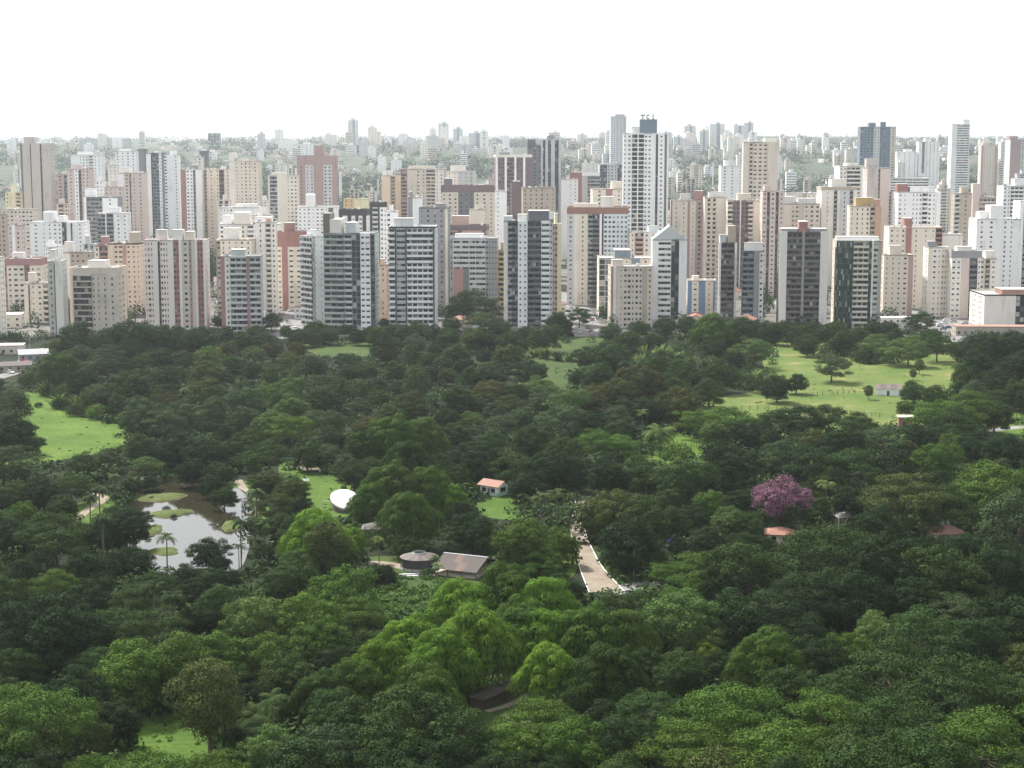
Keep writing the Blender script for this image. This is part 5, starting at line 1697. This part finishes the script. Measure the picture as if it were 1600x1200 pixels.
r_ = random.Random(41)
RC = [('tile', 'orange tiled'), ('tiledark', 'brown tiled'), ('roofgrey', 'pale metal'), ('grey', 'dark grey'), ('tan', 'tan'), ('tiledark', 'brown tiled')]
n = 0
tries = 0
while n < 95 and tries < 4000:
    tries += 1
    y = r_.choice((r_.uniform(915, 1080), r_.uniform(1000, 1480)))
    x = r_.uniform(-1, 1) * y * .30
    w, d, h = r_.uniform(9, 20), r_.uniform(8, 14), r_.choice((3.5, 4.5, 6.5, 7))
    p = project(x, y, 0)
    if on_street(*p) or not clear_of(x, y, max(w, d) * .62) or (p[0] > 1490 and y < 960) or (p[0] < 110 and y < 935):
        continue
    rc = r_.choice(RC)
    rf = 'flat' if rc[0] in ('grey',) else r_.choice(('gable', 'hip') if 'tile' in rc[0] else ('gable', 'flat'))
    wc = r_.choice(('ivory', 'cream', 'white', 'lgrey', 'pinkish', 'beige'))
    t = low_house('low_house', x, y, w, d, h, r_.uniform(-.4, .4) + r_.choice((0, 1.57)), wc, rf, rc[0], None)
    FOOT.append((x, y, t.rotation_euler.z, -w / 2, w / 2, -d / 2, d / 2))
    LABEL_ME.append((t, *project(x, y, h / 2), f'low house with {"an" if rc[1][0] in "aeiou" else "a"} {rc[1]} roof', 'house', 'low houses between the towers'))
    n += 1
n = 0
while n < 170:
    y = 1520 + 2900 * r_.random() ** 1.5
    x = r_.uniform(-1, 1) * y * .31
    w, d, h = r_.uniform(11, 26), r_.uniform(10, 18), r_.choice((3.5, 4, 6.5, 8))
    if y < 2600 and not clear_of(x, y, max(w, d) * .6):
        continue
    rc = r_.choice(RC)
    rf = 'flat' if rc[0] in ('roofgrey', 'grey', 'tan') else r_.choice(('gable', 'hip'))
    t = low_house('far_house', x, y, w, d, h, r_.uniform(0, 3.1), r_.choice(('ivory', 'cream', 'white', 'white', 'pinkwhite')), rf, rc[0], None, far=True)
    FAR_LABEL.append((t, *project(x, y, terrain(y) + h / 2), f'far {rc[1]} roofed house', 'house', 'far houses among the trees'))
    0 and tag(t, f'small far house with {"an" if rc[1][0] in "aeiou" else "a"} {rc[1]} roof among the hazy far trees', 'house', f'far houses with {rc[1]} roofs')
    n += 1

# ---- plain middle blocks packed between the named towers
n = 0
tries = 0
while n < 120 and tries < 9000:
    tries += 1
    y = r_.uniform(1150, 2600)
    px = r_.uniform(-5, 1590)
    wpx = r_.uniform(16, 36) * 1300 / y
    x = (px + wpx / 2 - 800) * y / FPX
    wm = wpx * y / FPX
    if not clear_of(x, y + wm * .35, wm * .5 + 1) or not clear_of(x, y, wm * .5) or 225 < px < 345 and y < 1400:
        continue
    yt = 222 + (CAM_H - terrain(y) - r_.uniform(20, 52)) * FPX / y
    c = r_.choice(('ivory', 'cream', 'beige', 'white', 'pinkwhite', 'lgrey', 'pinkish'))
    k = r_.choice((f'2p:{c} 4w3:{c} 1b:grey 2p:{c}', f'3w2:{c} 2p:{c}^0.6 3w2:{c}', f'1p:{c} 3b:{c} 1p:{c} 3w2:{c}', f'2w1:{c} 3h:{c} 2w1:{c}', f'6w5:{c}', f'1p:{c} 2d:{c} 1p:{c}^0.6 2d:{c} 1p:{c}'))
    o_ = B(px, px + wpx, yt, y, None, k, name='mid_block', seed=900 + n)
    FOOT.append((o_[0].location.x, o_[0].location.y, o_[0].rotation_euler.z, -o_[1] / 2, o_[1] / 2, 0, o_[2]))
    FAR_LABEL.append((o_[0], px + wpx / 2, yt + 15, f'plain {CW.get(c, c)} middle block', 'building', 'plain blocks between the named towers'))
    n += 1

# ------------------------------------------------------------------ sign on the tallest tower
th, w_, d_, H_ = T_MAIN
zs = H_ + 9.26
lx = -w_ / 2 + w_ * .36 + .6


def letter(ch, x, wd, h):
    m = MB()
    y0, y1, s = .15, .55, wd * .26
    if ch == 'T':
        m.box(x, x + wd, y0, y1, zs + h - s, zs + h, 'dgrey')
        m.box(x, x + s * .6, y0, y1, zs + h - s * 1.8, zs + h - s - .002, 'dgrey')
        m.box(x + wd - s * .6, x + wd, y0, y1, zs + h - s * 1.8, zs + h - s - .002, 'dgrey')
        m.box(x + wd / 2 - s / 2, x + wd / 2 + s / 2, y0, y1, zs, zs + h - s - .002, 'dgrey')
    elif ch == 'I':
        m.box(x + wd / 2 - s / 2, x + wd / 2 + s / 2, y0, y1, zs + s * .5, zs + h - s * .5, 'dgrey')
        for z in (zs, zs + h - s * .5 + .002):
            m.box(x + wd * .15, x + wd * .85, y0, y1, z, z + s * .5 - .004, 'dgrey')
    else:
        cx_, cz, R1, R0 = x + wd / 2, zs + h / 2, h / 2, h / 2 - s
        for k in range(10):
            a0, a1 = math.radians(45 + 27 * k), math.radians(45 + 27 * (k + 1))
            f = wd / h
            p = [(cx_ + R * math.cos(a) * f, cz + R * math.sin(a)) for R, a in ((R0, a0), (R1, a0), (R1, a1), (R0, a1))]
            m.poly([(q[0], y0, q[1]) for q in p], 'dgrey')
            m.poly([(q[0], y1, q[1]) for q in reversed(p)], 'dgrey')
            for i in range(4):
                a, b = p[i], p[(i + 1) % 4]
                m.quad((a[0], y0, a[1]), (a[0], y1, a[1]), (b[0], y1, b[1]), (b[0], y0, b[1]), 'dgrey')
    m.build('sign_letter', th)


letter('T', lx, 2.7, 3.2)
letter('C', lx + 3.7, 2.7, 3.2)
letter('I', lx + 7.2, 2.4, 3.2)

# ------------------------------------------------------------------ park buildings
def here(px, py):
    x, y = ground(px, py)
    return (x, y, 0)


def posts(t, pts, h, r=.1, mat='wood', name='post'):
    m = MB()
    m.tube([(0, 0, 0), (0, 0, h)], [r, r], mat, 6)
    me = m.mesh(name)
    for p in pts:
        link(name, me, t).location = (p[0], p[1], 0)


# tiled cottage
t = thing('cottage', 'small cottage with an orange tiled roof and pale mint walls among dark trees', 'house', here(772, 772), math.radians(-38))
a = MB()
a.box(-3.2, 3.2, -2.4, 2.4, 0, 2.9, 'whitewash')
a.box(-3.25, 3.25, -2.45, 2.45, 0, 1.0, 'mint')
for s in (-1, 1):
    a.poly([(s * 3.19, -2.4, 2.9), (s * 3.19, 2.4, 2.9), (s * 3.19, 0, 4.1)], 'whitewash')
a.build('wall', t)
r = MB()
gable_roof(r, 6.4, 4.8, 2.95, 1.4, 'tile', .7)
r.build('roof', t)
for x in (-1.7, 1.5):
    g = MB()
    g.box(x - .7, x + .7, -2.52, -2.42, 1.0, 2.2, GLASS)
    f = g.build('window', t)
    k = MB()
    k.box(x - .8, x + .8, -2.56, -2.50, .9, 1.0, 'whitewash')
    k.box(x - .8, x + .8, -2.56, -2.50, 2.2, 2.3, 'whitewash')
    k.build('frame', f)
g = MB()
g.box(3.22, 3.32, -1.2, 1.2, 1.1, 2.4, GLASS)
g.build('window', t)
g = MB()
g.box(-.4, .4, -2.54, -2.42, .02, 2.1, 'brown')
g.build('door', t)

# white curved canopy over the open air stage
t = thing('stage_canopy', 'white curved shell canopy at the edge of the lawn beside the bamboo', 'canopy', here(541, 796), math.radians(20))
m = MB()
N_ = 28
rings = []
for q, (f, zz) in enumerate(((0, 3.4), (.4, 3.25), (.75, 2.75), (1.0, 2.0))):
    ring = []
    for k in range(N_):
        an = 2 * math.pi * k / N_
        x, y = 4.2 * f * math.cos(an), 5.4 * f * math.sin(an)
        ring.append((x, y, zz + y * .30 + .9))
    rings.append(ring)
for r0, r1 in zip(rings, rings[1:]):
    for k in range(N_):
        k2 = (k + 1) % N_
        m.quad(r0[k], r1[k], r1[k2], r0[k2], 'whitewash')
m.build('roof_shell', t, smooth=True)
m = MB()
for k in range(N_):
    k2 = (k + 1) % N_
    p, q = rings[-1][k], rings[-1][k2]
    m.quad(p, (p[0], p[1], p[2] - .5), (q[0], q[1], q[2] - .5), q, 'lgrey')
m.build('rim', t)
m = MB()
for k in range(N_):
    k2 = (k + 1) % N_
    p, q = rings[-1][k], rings[-1][k2]
    m.quad((p[0] * .9, p[1] * .9, 0), (q[0] * .9, q[1] * .9, 0), (q[0] * .9, q[1] * .9, q[2] - .3), (p[0] * .9, p[1] * .9, p[2] - .3), 'brown')
m.build('wall', t)

# rusty tin shed: two slopes of separate sheets
t = thing('tin_shed', 'large open shed roofed with rusty brown sheets beside the round aviary', 'shed', here(728, 893), math.radians(-24))
Wd, Dp = 11.5, 13.0
for s in (-1, 1):
    for c in range(6):
        for rw in range(2):
            m = MB()
            x0, x1 = -Wd / 2 + Wd * c / 6 + .02, -Wd / 2 + Wd * (c + 1) / 6 - .02
            ya, yb = s * Dp / 4 * rw, s * Dp / 4 * (rw + 1)
            za, zb = 3.9 - 1.1 * rw + (.03 if rw == 0 else 0), 3.9 - 1.1 * (rw + 1)
            for k in range(4):
                u0, u1 = x0 + (x1 - x0) * k / 4, x0 + (x1 - x0) * (k + 1) / 4
                um = (u0 + u1) / 2
                m.quad((u0, ya, za), (um, ya, za + .09), (um, yb, zb + .09), (u0, yb, zb), 'tin' if (c * 3 + rw * 2 + s) % 5 else 'tiledark')
                m.quad((um, ya, za + .09), (u1, ya, za), (u1, yb, zb), (um, yb, zb + .09), 'tin' if (c * 3 + rw * 2 + s) % 5 else 'tiledark')
            m.build('roof_sheet', t)
m = MB()
m.box(-Wd / 2 - .1, Wd / 2 + .1, -.18, .18, 3.95, 4.06, 'lgrey')
m.build('ridge_cap', t)
posts(t, [(x, y) for x in (-5.4, -1.8, 1.8, 5.4) for y in (-6.1, 6.1)], 1.8, .12)
m = MB()
m.box(-5.3, 5.3, -5.9, 5.9, 0, .7, 'tan')
m.build('low_wall', t)

# round aviary
t = thing('aviary', 'low round aviary with a grey ring roof and dark mesh sides', 'aviary', here(655, 888), 0)
m = MB()
for k in range(20):
    a0, a1 = 2 * math.pi * k / 20, 2 * math.pi * (k + 1) / 20
    P = lambda R, an, z: (R * math.cos(an), R * math.sin(an), z)
    m.quad(P(4.6, a0, 2.9), P(4.6, a1, 2.9), P(1.6, a1, 3.7), P(1.6, a0, 3.7), 'tin' if k % 2 else 'wood')
m.build('roof', t)
m = MB()
for k in range(20):
    a0, a1 = 2 * math.pi * k / 20, 2 * math.pi * (k + 1) / 20
    m.quad(P(4.2, a0, .6), P(4.2, a1, .6), P(4.2, a1, 2.9), P(4.2, a0, 2.9), 'black')
m.build('mesh_side', t)
m = MB()
for k in range(20):
    a0, a1 = 2 * math.pi * k / 20, 2 * math.pi * (k + 1) / 20
    m.quad(P(4.3, a0, 0), P(4.3, a1, 0), P(4.3, a1, .7), P(4.3, a0, .7), 'concrete')
    m.quad(P(1.6, a0, 3.7), P(1.6, a1, 3.7), P(1.5, a1, 4.1), P(1.5, a0, 4.1), 'lgrey')
m.build('plinth', t)
posts(t, [(4.35 * math.cos(k * .628), 4.35 * math.sin(k * .628)) for k in range(10)], 2.95, .08)


def pavilion(px, py, w, d, h, yaw, roofc, wallc, label, name='pavilion'):
    t = thing(name, label, 'pavilion' if name == 'pavilion' else 'house', here(px, py), math.radians(yaw))
    r = MB()
    hip_roof(r, w, d, h, min(w, d) * .25, roofc, .6)
    r.build('roof', t)
    a = MB()
    a.box(-w / 2 + .3, w / 2 - .3, -d / 2 + .3, d / 2 - .3, 0, h - .25, wallc)
    a.build('wall', t)
    posts(t, [(x * (w / 2 - .1), y * (d / 2 - .1)) for x in (-1, 1) for y in (-1, 1)], h - .2, .1)
    g = MB()
    for x in (-w * .22, w * .22):
        g.box(x - .6, x + .6, -d / 2 + .24, -d / 2 + .32, 1, 2.1, GLASS)
    g.build('window', t)
    return t


pavilion(587, 912, 6, 5, 2.7, 15, 'darktin', 'brown', 'small dark roofed pavilion in the clearing beside the aviary path')
pavilion(1218, 848, 6.5, 5.5, 2.8, -10, 'tile', 'cream', 'orange tiled hip roof house below the purple flowering tree', 'park_house')
pavilion(1476, 846, 8, 6, 2.8, 5, 'brickpink', 'cream', 'pinkish roofed house half hidden under dark spreading trees', 'park_house')
pavilion(1285, 712, 7, 6, 3, 20, 'tin', 'tan', 'brown roofed hut hidden among spreading trees behind the purple tree', 'park_house')
pavilion(1330, 820, 8, 5, 2.7, 8, 'roofdark', 'tan', 'grey roofed house peeping out between the purple tree and spreading trees', 'park_house')
pavilion(590, 840, 7, 5, 2.8, 0, 'darktin', 'brown', 'dark roofed shelter tucked under the great bamboo clumps', 'park_house')

# long dark roofed stable
pA, pB = ground(744, 1108), ground(832, 1068)
ln = math.hypot(pB[0] - pA[0], pB[1] - pA[1])
t = thing('long_shed', 'long low shed with a flat dark plank roof in a gap between bamboo', 'shed', ((pA[0] + pB[0]) / 2, (pA[1] + pB[1]) / 2, 0), math.atan2(pB[1] - pA[1], pB[0] - pA[0]))
m = MB()
m.box(-ln / 2, ln / 2, -1.3, 1.3, 0, 1.8, 'wood')
m.build('wall', t)
nb = 16
m = MB()
bl = ln / nb
m.box(-bl / 2 + .03, bl / 2 - .03, -1.7, 1.7, 0, .12, 'tin')
me = m.mesh('roof_plank')
for k in range(nb):
    o = link('roof_plank', me, t)
    o.location = (-ln / 2 + bl * (k + .5), 0, 1.86 + (k % 3) * .03)
m = MB()
for y in (-1.82, 1.70):
    m.box(-ln / 2 - .1, ln / 2 + .1, y, y + .12, 1.7, 1.93, 'tin')
m.build('eave_board', t)

# white walled shed on the dry field
t = thing('field_shed', 'white walled shed with a sagging brown roof on the dry field', 'shed', here(1388, 617), math.radians(-14))
m = MB()
m.box(-5, 5, -2.6, 2.6, 0, 2.6, 'whitewash')
m.build('wall', t)
for c in range(5):
    m = MB()
    x0, x1 = -5.2 + 2.08 * c, -5.2 + 2.08 * (c + 1) - .04
    m.quad((x0, -2.9, 2.65), (x1, -2.9, 2.65), (x1, 2.9, 4.1 - .12 * (c % 2)), (x0, 2.9, 4.1 - .12 * (c % 2)), 'tin' if c % 2 else 'wood')
    m.build('roof_sheet', t)
m = MB()
m.box(-.5, .5, -2.66, -2.58, .02, 2.0, 'wood')
m.build('door', t)
m = MB()
m.quad((-5, 2.6, 2.6), (5, 2.6, 2.6), (5, 2.6, 3.9), (-5, 2.6, 3.9), 'wood')
m.build('back_wall', t)

# brick gatehouse
t = thing('gatehouse', 'little red brick gatehouse with a pale flat roof at the field corner', 'house', here(1414, 667), math.radians(-8))
m = MB()
m.box(-2.4, 2.4, -2, 2, 0, 3.6, 'brickpink')
m.build('wall', t)
m = MB()
m.box(-2.8, 2.8, -2.4, 2.4, 3.6, 3.9, 'peach')
m.build('roof', t)
m = MB()
m.box(-.9, .3, -2.06, -1.96, .02, 2.2, 'black')
m.build('door', t)

# podiums, sheds and walls at the town edge
t = low_house('shop_row', *ground(8, 552), 18, 10, 4.0, .15, 'beige', 'flat', 'tan', None)
tag(t, 'cream flat roofed shop block at the left edge below the ivory tower', 'building')
t = low_house('workshop', *ground(52, 562), 13, 9, 3.2, .35, 'grey', 'gable', 'grey', None)
tag(t, 'grey metal roofed workshop beside the left street', 'building')
t = low_house('workshop', *ground(22, 580), 14, 7, 3, .35, 'tan', 'gable', 'tin', None)
tag(t, 'dark roofed long workshop at the left street corner', 'building')
t = low_house('podium_block', *ground(1556, 523), 44, 10, 4.5, -.04, 'tan', 'flat', 'brickpink', None)
tag(t, 'brown low podium block standing before the windowless ivory hall', 'building')
t = low_house('canopy_shed', *ground(1395, 505), 22, 7, 3.2, .05, 'ivory', 'flat', 'cream', None)
tag(t, 'long pale canopy roof between the green glass tower and the car park', 'building')


def wall_thing(label, px, h, mat, name='boundary_wall', th_=.3):
    g = [ground(*p) for p in px]
    c = g[len(g) // 2]
    t = thing(name, label, 'wall', (c[0], c[1], 0))
    for a, b in zip(g, g[1:]):
        m = MB()
        d = (b[0] - a[0], b[1] - a[1])
        l = math.hypot(*d)
        m.obox(((a[0] + b[0]) / 2 - c[0], (a[1] + b[1]) / 2 - c[1]), (d[0] / l, d[1] / l), (l / 2 - .02, th_ / 2), 0, h, mat)
        m.build('wall_section', t)
    return t


wall_thing('grey boundary wall along the park below the black and white tower', [(778, 521), (800, 521), (822, 521), (844, 521), (866, 521)], 3.2, 'grey')
wall_thing('dark grey boundary wall below the terraced grey green tower', [(470, 532), (500, 532), (530, 531), (560, 531), (590, 531), (620, 530)], 2.4, 'grey')
wall_thing('pale wall behind the trees below the green glass tower', [(1290, 512), (1320, 512), (1350, 511), (1380, 511), (1410, 510)], 2.4, 'concrete')
wall_thing('low wall below the long pink tower', [(215, 532), (250, 531), (285, 530), (320, 530), (350, 529)], 2.4, 'lgrey')


def fence(label, px, step, h):
    g = [np.array(ground(*p)) for p in px]
    pts = []
    for a, b in zip(g, g[1:]):
        l = np.linalg.norm(b - a)
        for k in range(max(1, int(l / step))):
            pts.append(a + (b - a) * k * step / l)
    pts.append(g[-1])
    c = pts[len(pts) // 2]
    t = thing('fence', label, 'fence', (c[0], c[1], 0))
    posts(t, [p - c for p in pts], h, .11, 'wood')
    m = MB()
    for a, b in zip(pts, pts[1:]):
        for z in (h * .45, h * .85):
            m.tube([(*(a - c), z), (*(b - c), z)], [.03, .03], 'wood', 4)
    m.build('wire', t)


fence('post and wire fence crossing the dry field left of the white walled shed', [(1252, 622), (1300, 618), (1350, 615)], 2.6, 2.0)
fence('post and wire fence along the near edge of the dry field', [(1120, 642), (1200, 640), (1290, 645), (1350, 650), (1395, 655)], 3.2, 1.8)
fence('dark post fence beside the bushy palm clump', [(1050, 708), (1080, 702), (1108, 694), (1125, 690)], 1.8, 2.2)
fence('post fence along the pale road at the right edge', [(1545, 662), (1580, 655), (1630, 650)], 2.4, 2.0)
fence('post fence at the upper right before the dark trees', [(1490, 614), (1530, 616), (1560, 618)], 2.2, 2.0)


def lamp(px, py, h, label, arm=True, mat='lgrey'):
    t = thing('lamp_post', label, 'lamp post', here(px, py))
    m = MB()
    m.tube([(0, 0, 0), (0, 0, h)], [.12, .07], mat, 7)
    m.build('pole', t)
    if arm:
        m = MB()
        m.tube([(0, 0, h - .05), (.5, 0, h + .15), (1.1, 0, h + .12)], [.05, .045, .04], mat, 5)
        m.build('arm', t)
        m = MB()
        m.box(.9, 1.5, -.12, .12, h + .02, h + .16, 'lgrey')
        m.build('lamp_head', t)


lamp(990, 903, 6.6, 'tall pale pole standing beside the sandy path')
lamp(378, 808, 4.5, 'thin lamp post on the right bank of the pond')
lamp(505, 806, 4.0, 'thin lamp post on the central lawn near the white canopy')
lamp(1310, 838, 6, 'pale lamp post beside the grey roofed house')
lamp(418, 872, 4.0, 'thin lamp post among palms beside the pond')
for k, (px, py) in enumerate(((903, 508), (915, 500), (925, 520))):
    lamp(px, py, 8.5, ('street lamp at the middle street before the black and white tower', 'street lamp deeper in the middle street', 'street lamp at the mouth of the middle street')[k])
lamp(47, 556, 8.5, 'street lamp beside the grey workshop at the left street')
lamp(1462, 505, 9, 'tall street lamp in the car park')

# mast on the horizon and small seats on the lawns
t = thing('radio_mast', 'thin white radio mast among far orange roofs', 'mast', (*at_dist(1114, 275, 2600)[:2], terrain(2600)))
m = MB()
m.tube([(0, 0, 0), (0, 0, 46)], [.9, .5], 'whitewash', 6)
m.build('pole', t)
for k, (px, py) in enumerate(((503, 738), (478, 753), (1178, 560))[:2]):
    t = thing('bench', ('white bench at the far end of the central lawn', 'white bench in the middle of the central lawn')[k], 'bench', here(px, py), .3)
    m = MB()
    m.box(-1, 1, -.3, .3, .42, .5, 'whitewash')
    m.build('seat', t)
    m = MB()
    m.box(-1, 1, .26, .34, .55, .95, 'whitewash')
    m.build('backrest', t)
    for x in (-.8, .7):
        m = MB()
        m.box(x, x + .1, -.25, .3, 0, .42, 'lgrey')
        m.build('leg', t)

# ------------------------------------------------------------------ cars
def car_paint(name, c):
    m, nt, b = mat_new(name)
    b.inputs['Base Color'].default_value = (*c, 1)
    b.inputs['Roughness'].default_value = .25
    return m


def loft(mb, secs, mat):
    i0 = len(mb.v)
    n = len(secs[0])
    k = mb.mi(mat)
    for s in secs:
        mb.v += s
    for j in range(len(secs) - 1):
        for q in range(n):
            a, b = i0 + j * n + q, i0 + j * n + (q + 1) % n
            mb.f.append((a, b, b + n, a + n))
            mb.m.append(k)
    mb.f.append(tuple(i0 + q for q in reversed(range(n))))
    mb.f.append(tuple(i0 + (len(secs) - 1) * n + q for q in range(n)))
    mb.m += [k, k]


CARC = dict(white=(.75, .75, .75), silver=(.45, .46, .48), black=(.02, .02, .022), red=(.35, .03, .03), blue=(.05, .09, .22), grey=(.16, .165, .17))
CAR = {}
for nm, c in CARC.items():
    b_ = MB()
    mt = car_paint('car_' + nm, c)

    def sec(x, z0, z1, w):
        return [(x, -w, z0), (x, w, z0), (x, w * 1.02, (z0 + z1) / 2), (x, w * .92, z1), (x, -w * .92, z1), (x, -w * 1.02, (z0 + z1) / 2)]
    loft(b_, [sec(-2.1, .4, .8, .72), sec(-1.95, .25, .92, .82), sec(-.9, .22, .98, .86), sec(.7, .22, .95, .86), sec(1.8, .24, .80, .82), sec(2.1, .35, .66, .70)], mt)
    b_.box(-1.25, .35, -.58, .58, 1.36, 1.44, mt)
    g_ = MB()
    loft(g_, [sec(-1.75, .93, .96, .74), sec(-1.2, .92, 1.37, .70), sec(.3, .92, 1.37, .70), sec(1.0, .90, .93, .74)], GLASS)
    CAR[nm] = (b_.mesh('body'), g_.mesh('window'))
wm_ = MB()
for k in range(12):
    a0, a1 = 2 * math.pi * k / 12, 2 * math.pi * (k + 1) / 12
    wm_.quad((.31 * math.cos(a0), -.1, .31 * math.sin(a0)), (.31 * math.cos(a0), .1, .31 * math.sin(a0)), (.31 * math.cos(a1), .1, .31 * math.sin(a1)), (.31 * math.cos(a1), -.1, .31 * math.sin(a1)), 'black')
for y in (-.1, .1):
    wm_.poly([(.31 * math.cos(2 * math.pi * k / 12), y, .31 * math.sin(2 * math.pi * k / 12)) for k in range(12)], 'black')
WHEEL = wm_.mesh('wheel')
CARS = []


def car(x, y, yaw, z=.07):
    nm = r_.choices(list(CARC), (5, 4, 3, 1, 1, 2))[0]
    t = thing('parked_car', None, None, (x, y, z), yaw)
    link('body', CAR[nm][0], t)
    link('window', CAR[nm][1], t)
    for a in (-1.3, 1.3):
        for b in (-.78, .78):
            link('wheel', WHEEL, t).location = (a, b, .31)
    LABEL_ME.append((t, *project(x, y, .7), f'{nm} car', 'car', 'parked and passing cars'))


def cars_in(poly, n, yaw, gap=4.6):
    got = []
    tr = 0
    x0, x1 = min(p[0] for p in poly), max(p[0] for p in poly)
    y0, y1 = min(p[1] for p in poly), max(p[1] for p in poly)
    while len(got) < n and tr < 3000:
        tr += 1
        px, py = r_.uniform(x0, x1), r_.uniform(y0, y1)
        if not inside(px, py, poly):
            continue
        g = ground(px, py)
        if any(math.hypot(g[0] - a, g[1] - b) < gap for a, b in got) or not clear_of(g[0], g[1], 2.5):
            continue
        got.append(g)
        car(*g, yaw + r_.uniform(-.08, .08) + r_.choice((0, math.pi)))


cars_in([(1402, 478), (1510, 472), (1515, 512), (1440, 526), (1408, 500)], 34, .1)
cars_in([(884, 470), (912, 470), (935, 522), (900, 522)], 13, 1.35)
cars_in([(452, 480), (474, 480), (462, 526), (438, 526)], 9, 1.75)
cars_in([(0, 572), (45, 560), (66, 546), (74, 552), (40, 574), (0, 592)], 9, 2.4)
cars_in([(1036, 850), (1075, 843), (1108, 840), (1108, 848), (1040, 864)], 6, .3, 3.2)
# ------------------------------------------------------------------ labels: what each tree, house and car looks like and what it stands by
ANCHORS = [('the pond', 295, 820), ('the white curved canopy', 535, 785), ('the tiled cottage', 772, 768), ('the purple flowering tree', 1225, 790), ('the rusty tin shed', 725, 880),
           ('the long dark shed', 785, 1085), ('the sandy path', 915, 860), ('the dry field', 1310, 600), ('the white walled shed', 1387, 605), ('the brick gatehouse', 1412, 655),
           ('the left meadow', 110, 680), ('the central lawn', 495, 770), ('the lower left lawn', 290, 1150), ('the fenced meadow', 1080, 705), ('the car park', 1455, 500),
           ('the banded white tower', 646, 505), ('the terraced grey green tower', 550, 510), ('the black and white tower', 825, 500), ('the squat beige tower', 985, 495),
           ('the gabled white tower', 1045, 490), ('the dark twin bay tower', 1253, 500), ('the green glass tower', 1338, 500), ('the red framed tower', 378, 510),
           ('the long pink tower', 277, 505), ('the curved balcony tower', 152, 500), ('the ivory hall', 1560, 490), ('the round aviary', 655, 875), ('the pinkish roofed house', 1476, 830),
           ('the left street', 25, 570), ('the bushy palm', 1032, 680), ('the grass strip', 870, 560)]
ORD = ['', 'second', 'third', 'fourth', 'fifth', 'sixth', 'seventh', 'eighth', 'ninth', 'tenth', 'eleventh', 'twelfth', 'thirteenth', 'fourteenth', 'fifteenth', 'sixteenth', 'seventeenth', 'eighteenth', 'nineteenth', 'twentieth']
COLW = dict(dark='dark green', mid='green', bright='bright green', light='pale green', olive='olive green', red='reddish brown', grey='grey green', yellow='yellowish', lime='lime green')
SHAPE = dict(dome='domed tree', umbrella='spreading tree', oval='tall oval tree', bamboo='feathery bamboo clump', palm='slender palm', fanpalm='fan palm', datepalm='bushy palm', banana='big leaved clump', shrub='low shrub', blossom='flowering tree')
for (px, py, w, kind, tint, root) in TREES:
    if kind == 'blossom':
        tag(root, 'purple flowering tree among dark green crowns', 'tree')
        continue
    LABEL_ME.append((root, px, py, COLW[tint] + ' ' + SHAPE[kind], TREE_CAT[kind], 'trees and palms of the park'))
FAR_ANCHORS = [('the tallest white tower', 1007, 235), ('the ribbed brown tower', 62, 270), ('the reddish brown tower', 497, 275), ('the plum ribbed tower', 800, 275), ('the tall dotted tower', 1184, 262),
               ('the blue grey twin', 1367, 230), ('the banded far tower', 1495, 225), ('the strip far tower', 693, 212), ('the lone left far tower', 335, 215), ('the tallest hazy tower', 552, 205), ('the blue glass strip tower', 246, 280),
               ('the wide dark centred block', 731, 310), ('the bright red roofed block', 1430, 320), ('the dark framed block', 565, 340), ('the stepped white block', 95, 345), ('the maroon edged tower', 1072, 335),
               ('the red capped tower', 933, 350), ('the white far block edge', 1585, 300), ('the brown pale balconied tower', 1500, 320), ('the green grey glass tower', 860, 250), ('the paired balcony tower', 1326, 290)]
TW = ['twentieth'] + ['twenty ' + q for q in ('first', 'second', 'third', 'fourth', 'fifth', 'sixth', 'seventh', 'eighth', 'ninth')] + ['thirtieth']
ORD = ORD[:19] + TW
buckets = {}
for n_, (root, px, py, desc, cat, group) in enumerate(LABEL_ME + FAR_LABEL):
    nm, ax, ay = min(FAR_ANCHORS if n_ >= len(LABEL_ME) else ANCHORS, key=lambda a: (a[1] - px) ** 2 + (1.5 * (a[2] - py)) ** 2)
    dx, dy = px - ax, (py - ay) * 1.5
    rel = ('in front of' if dy > 0 else 'behind') if abs(dy) > abs(dx) else ('left of' if dx < 0 else 'right of')
    if cat == 'car' and nm in ('the car park', 'the left street'):
        rel = 'in'
    buckets.setdefault((desc, rel, nm), []).append((dx * dx + dy * dy, root, cat, group))
for (desc, rel, nm), L_ in buckets.items():
    L_.sort(key=lambda t: t[0])
    for k, (_, root, cat, group) in enumerate(L_):
        o = ORD[min(k, len(ORD) - 1)]
        tail = f', {o} nearest it' if k else (', nearest it' if len(L_) > 1 else '')
        tag(root, f'{desc} {rel} {nm}{tail}', cat, group)

# ------------------------------------------------------------------ haze
def haze_box():
    m = bpy.data.materials.new('haze')
    m.use_nodes = True
    nt = m.node_tree
    nt.nodes.remove(nt.nodes['Principled BSDF'])
    pv = nt.nodes.new('ShaderNodeVolumePrincipled')
    pv.inputs['Color'].default_value = (.86, .93, 1.0, 1)
    pv.inputs['Density'].default_value = HAZE_DENSITY
    pv.inputs['Anisotropy'].default_value = .55
    nt.links.new(pv.outputs[0], nt.nodes['Material Output'].inputs['Volume'])
    mb = MB()
    mb.box(-5600, 5600, -420, 11800, -3, 192, m)
    o = mb.build('haze')
    o['kind'] = 'stuff'


haze_box()
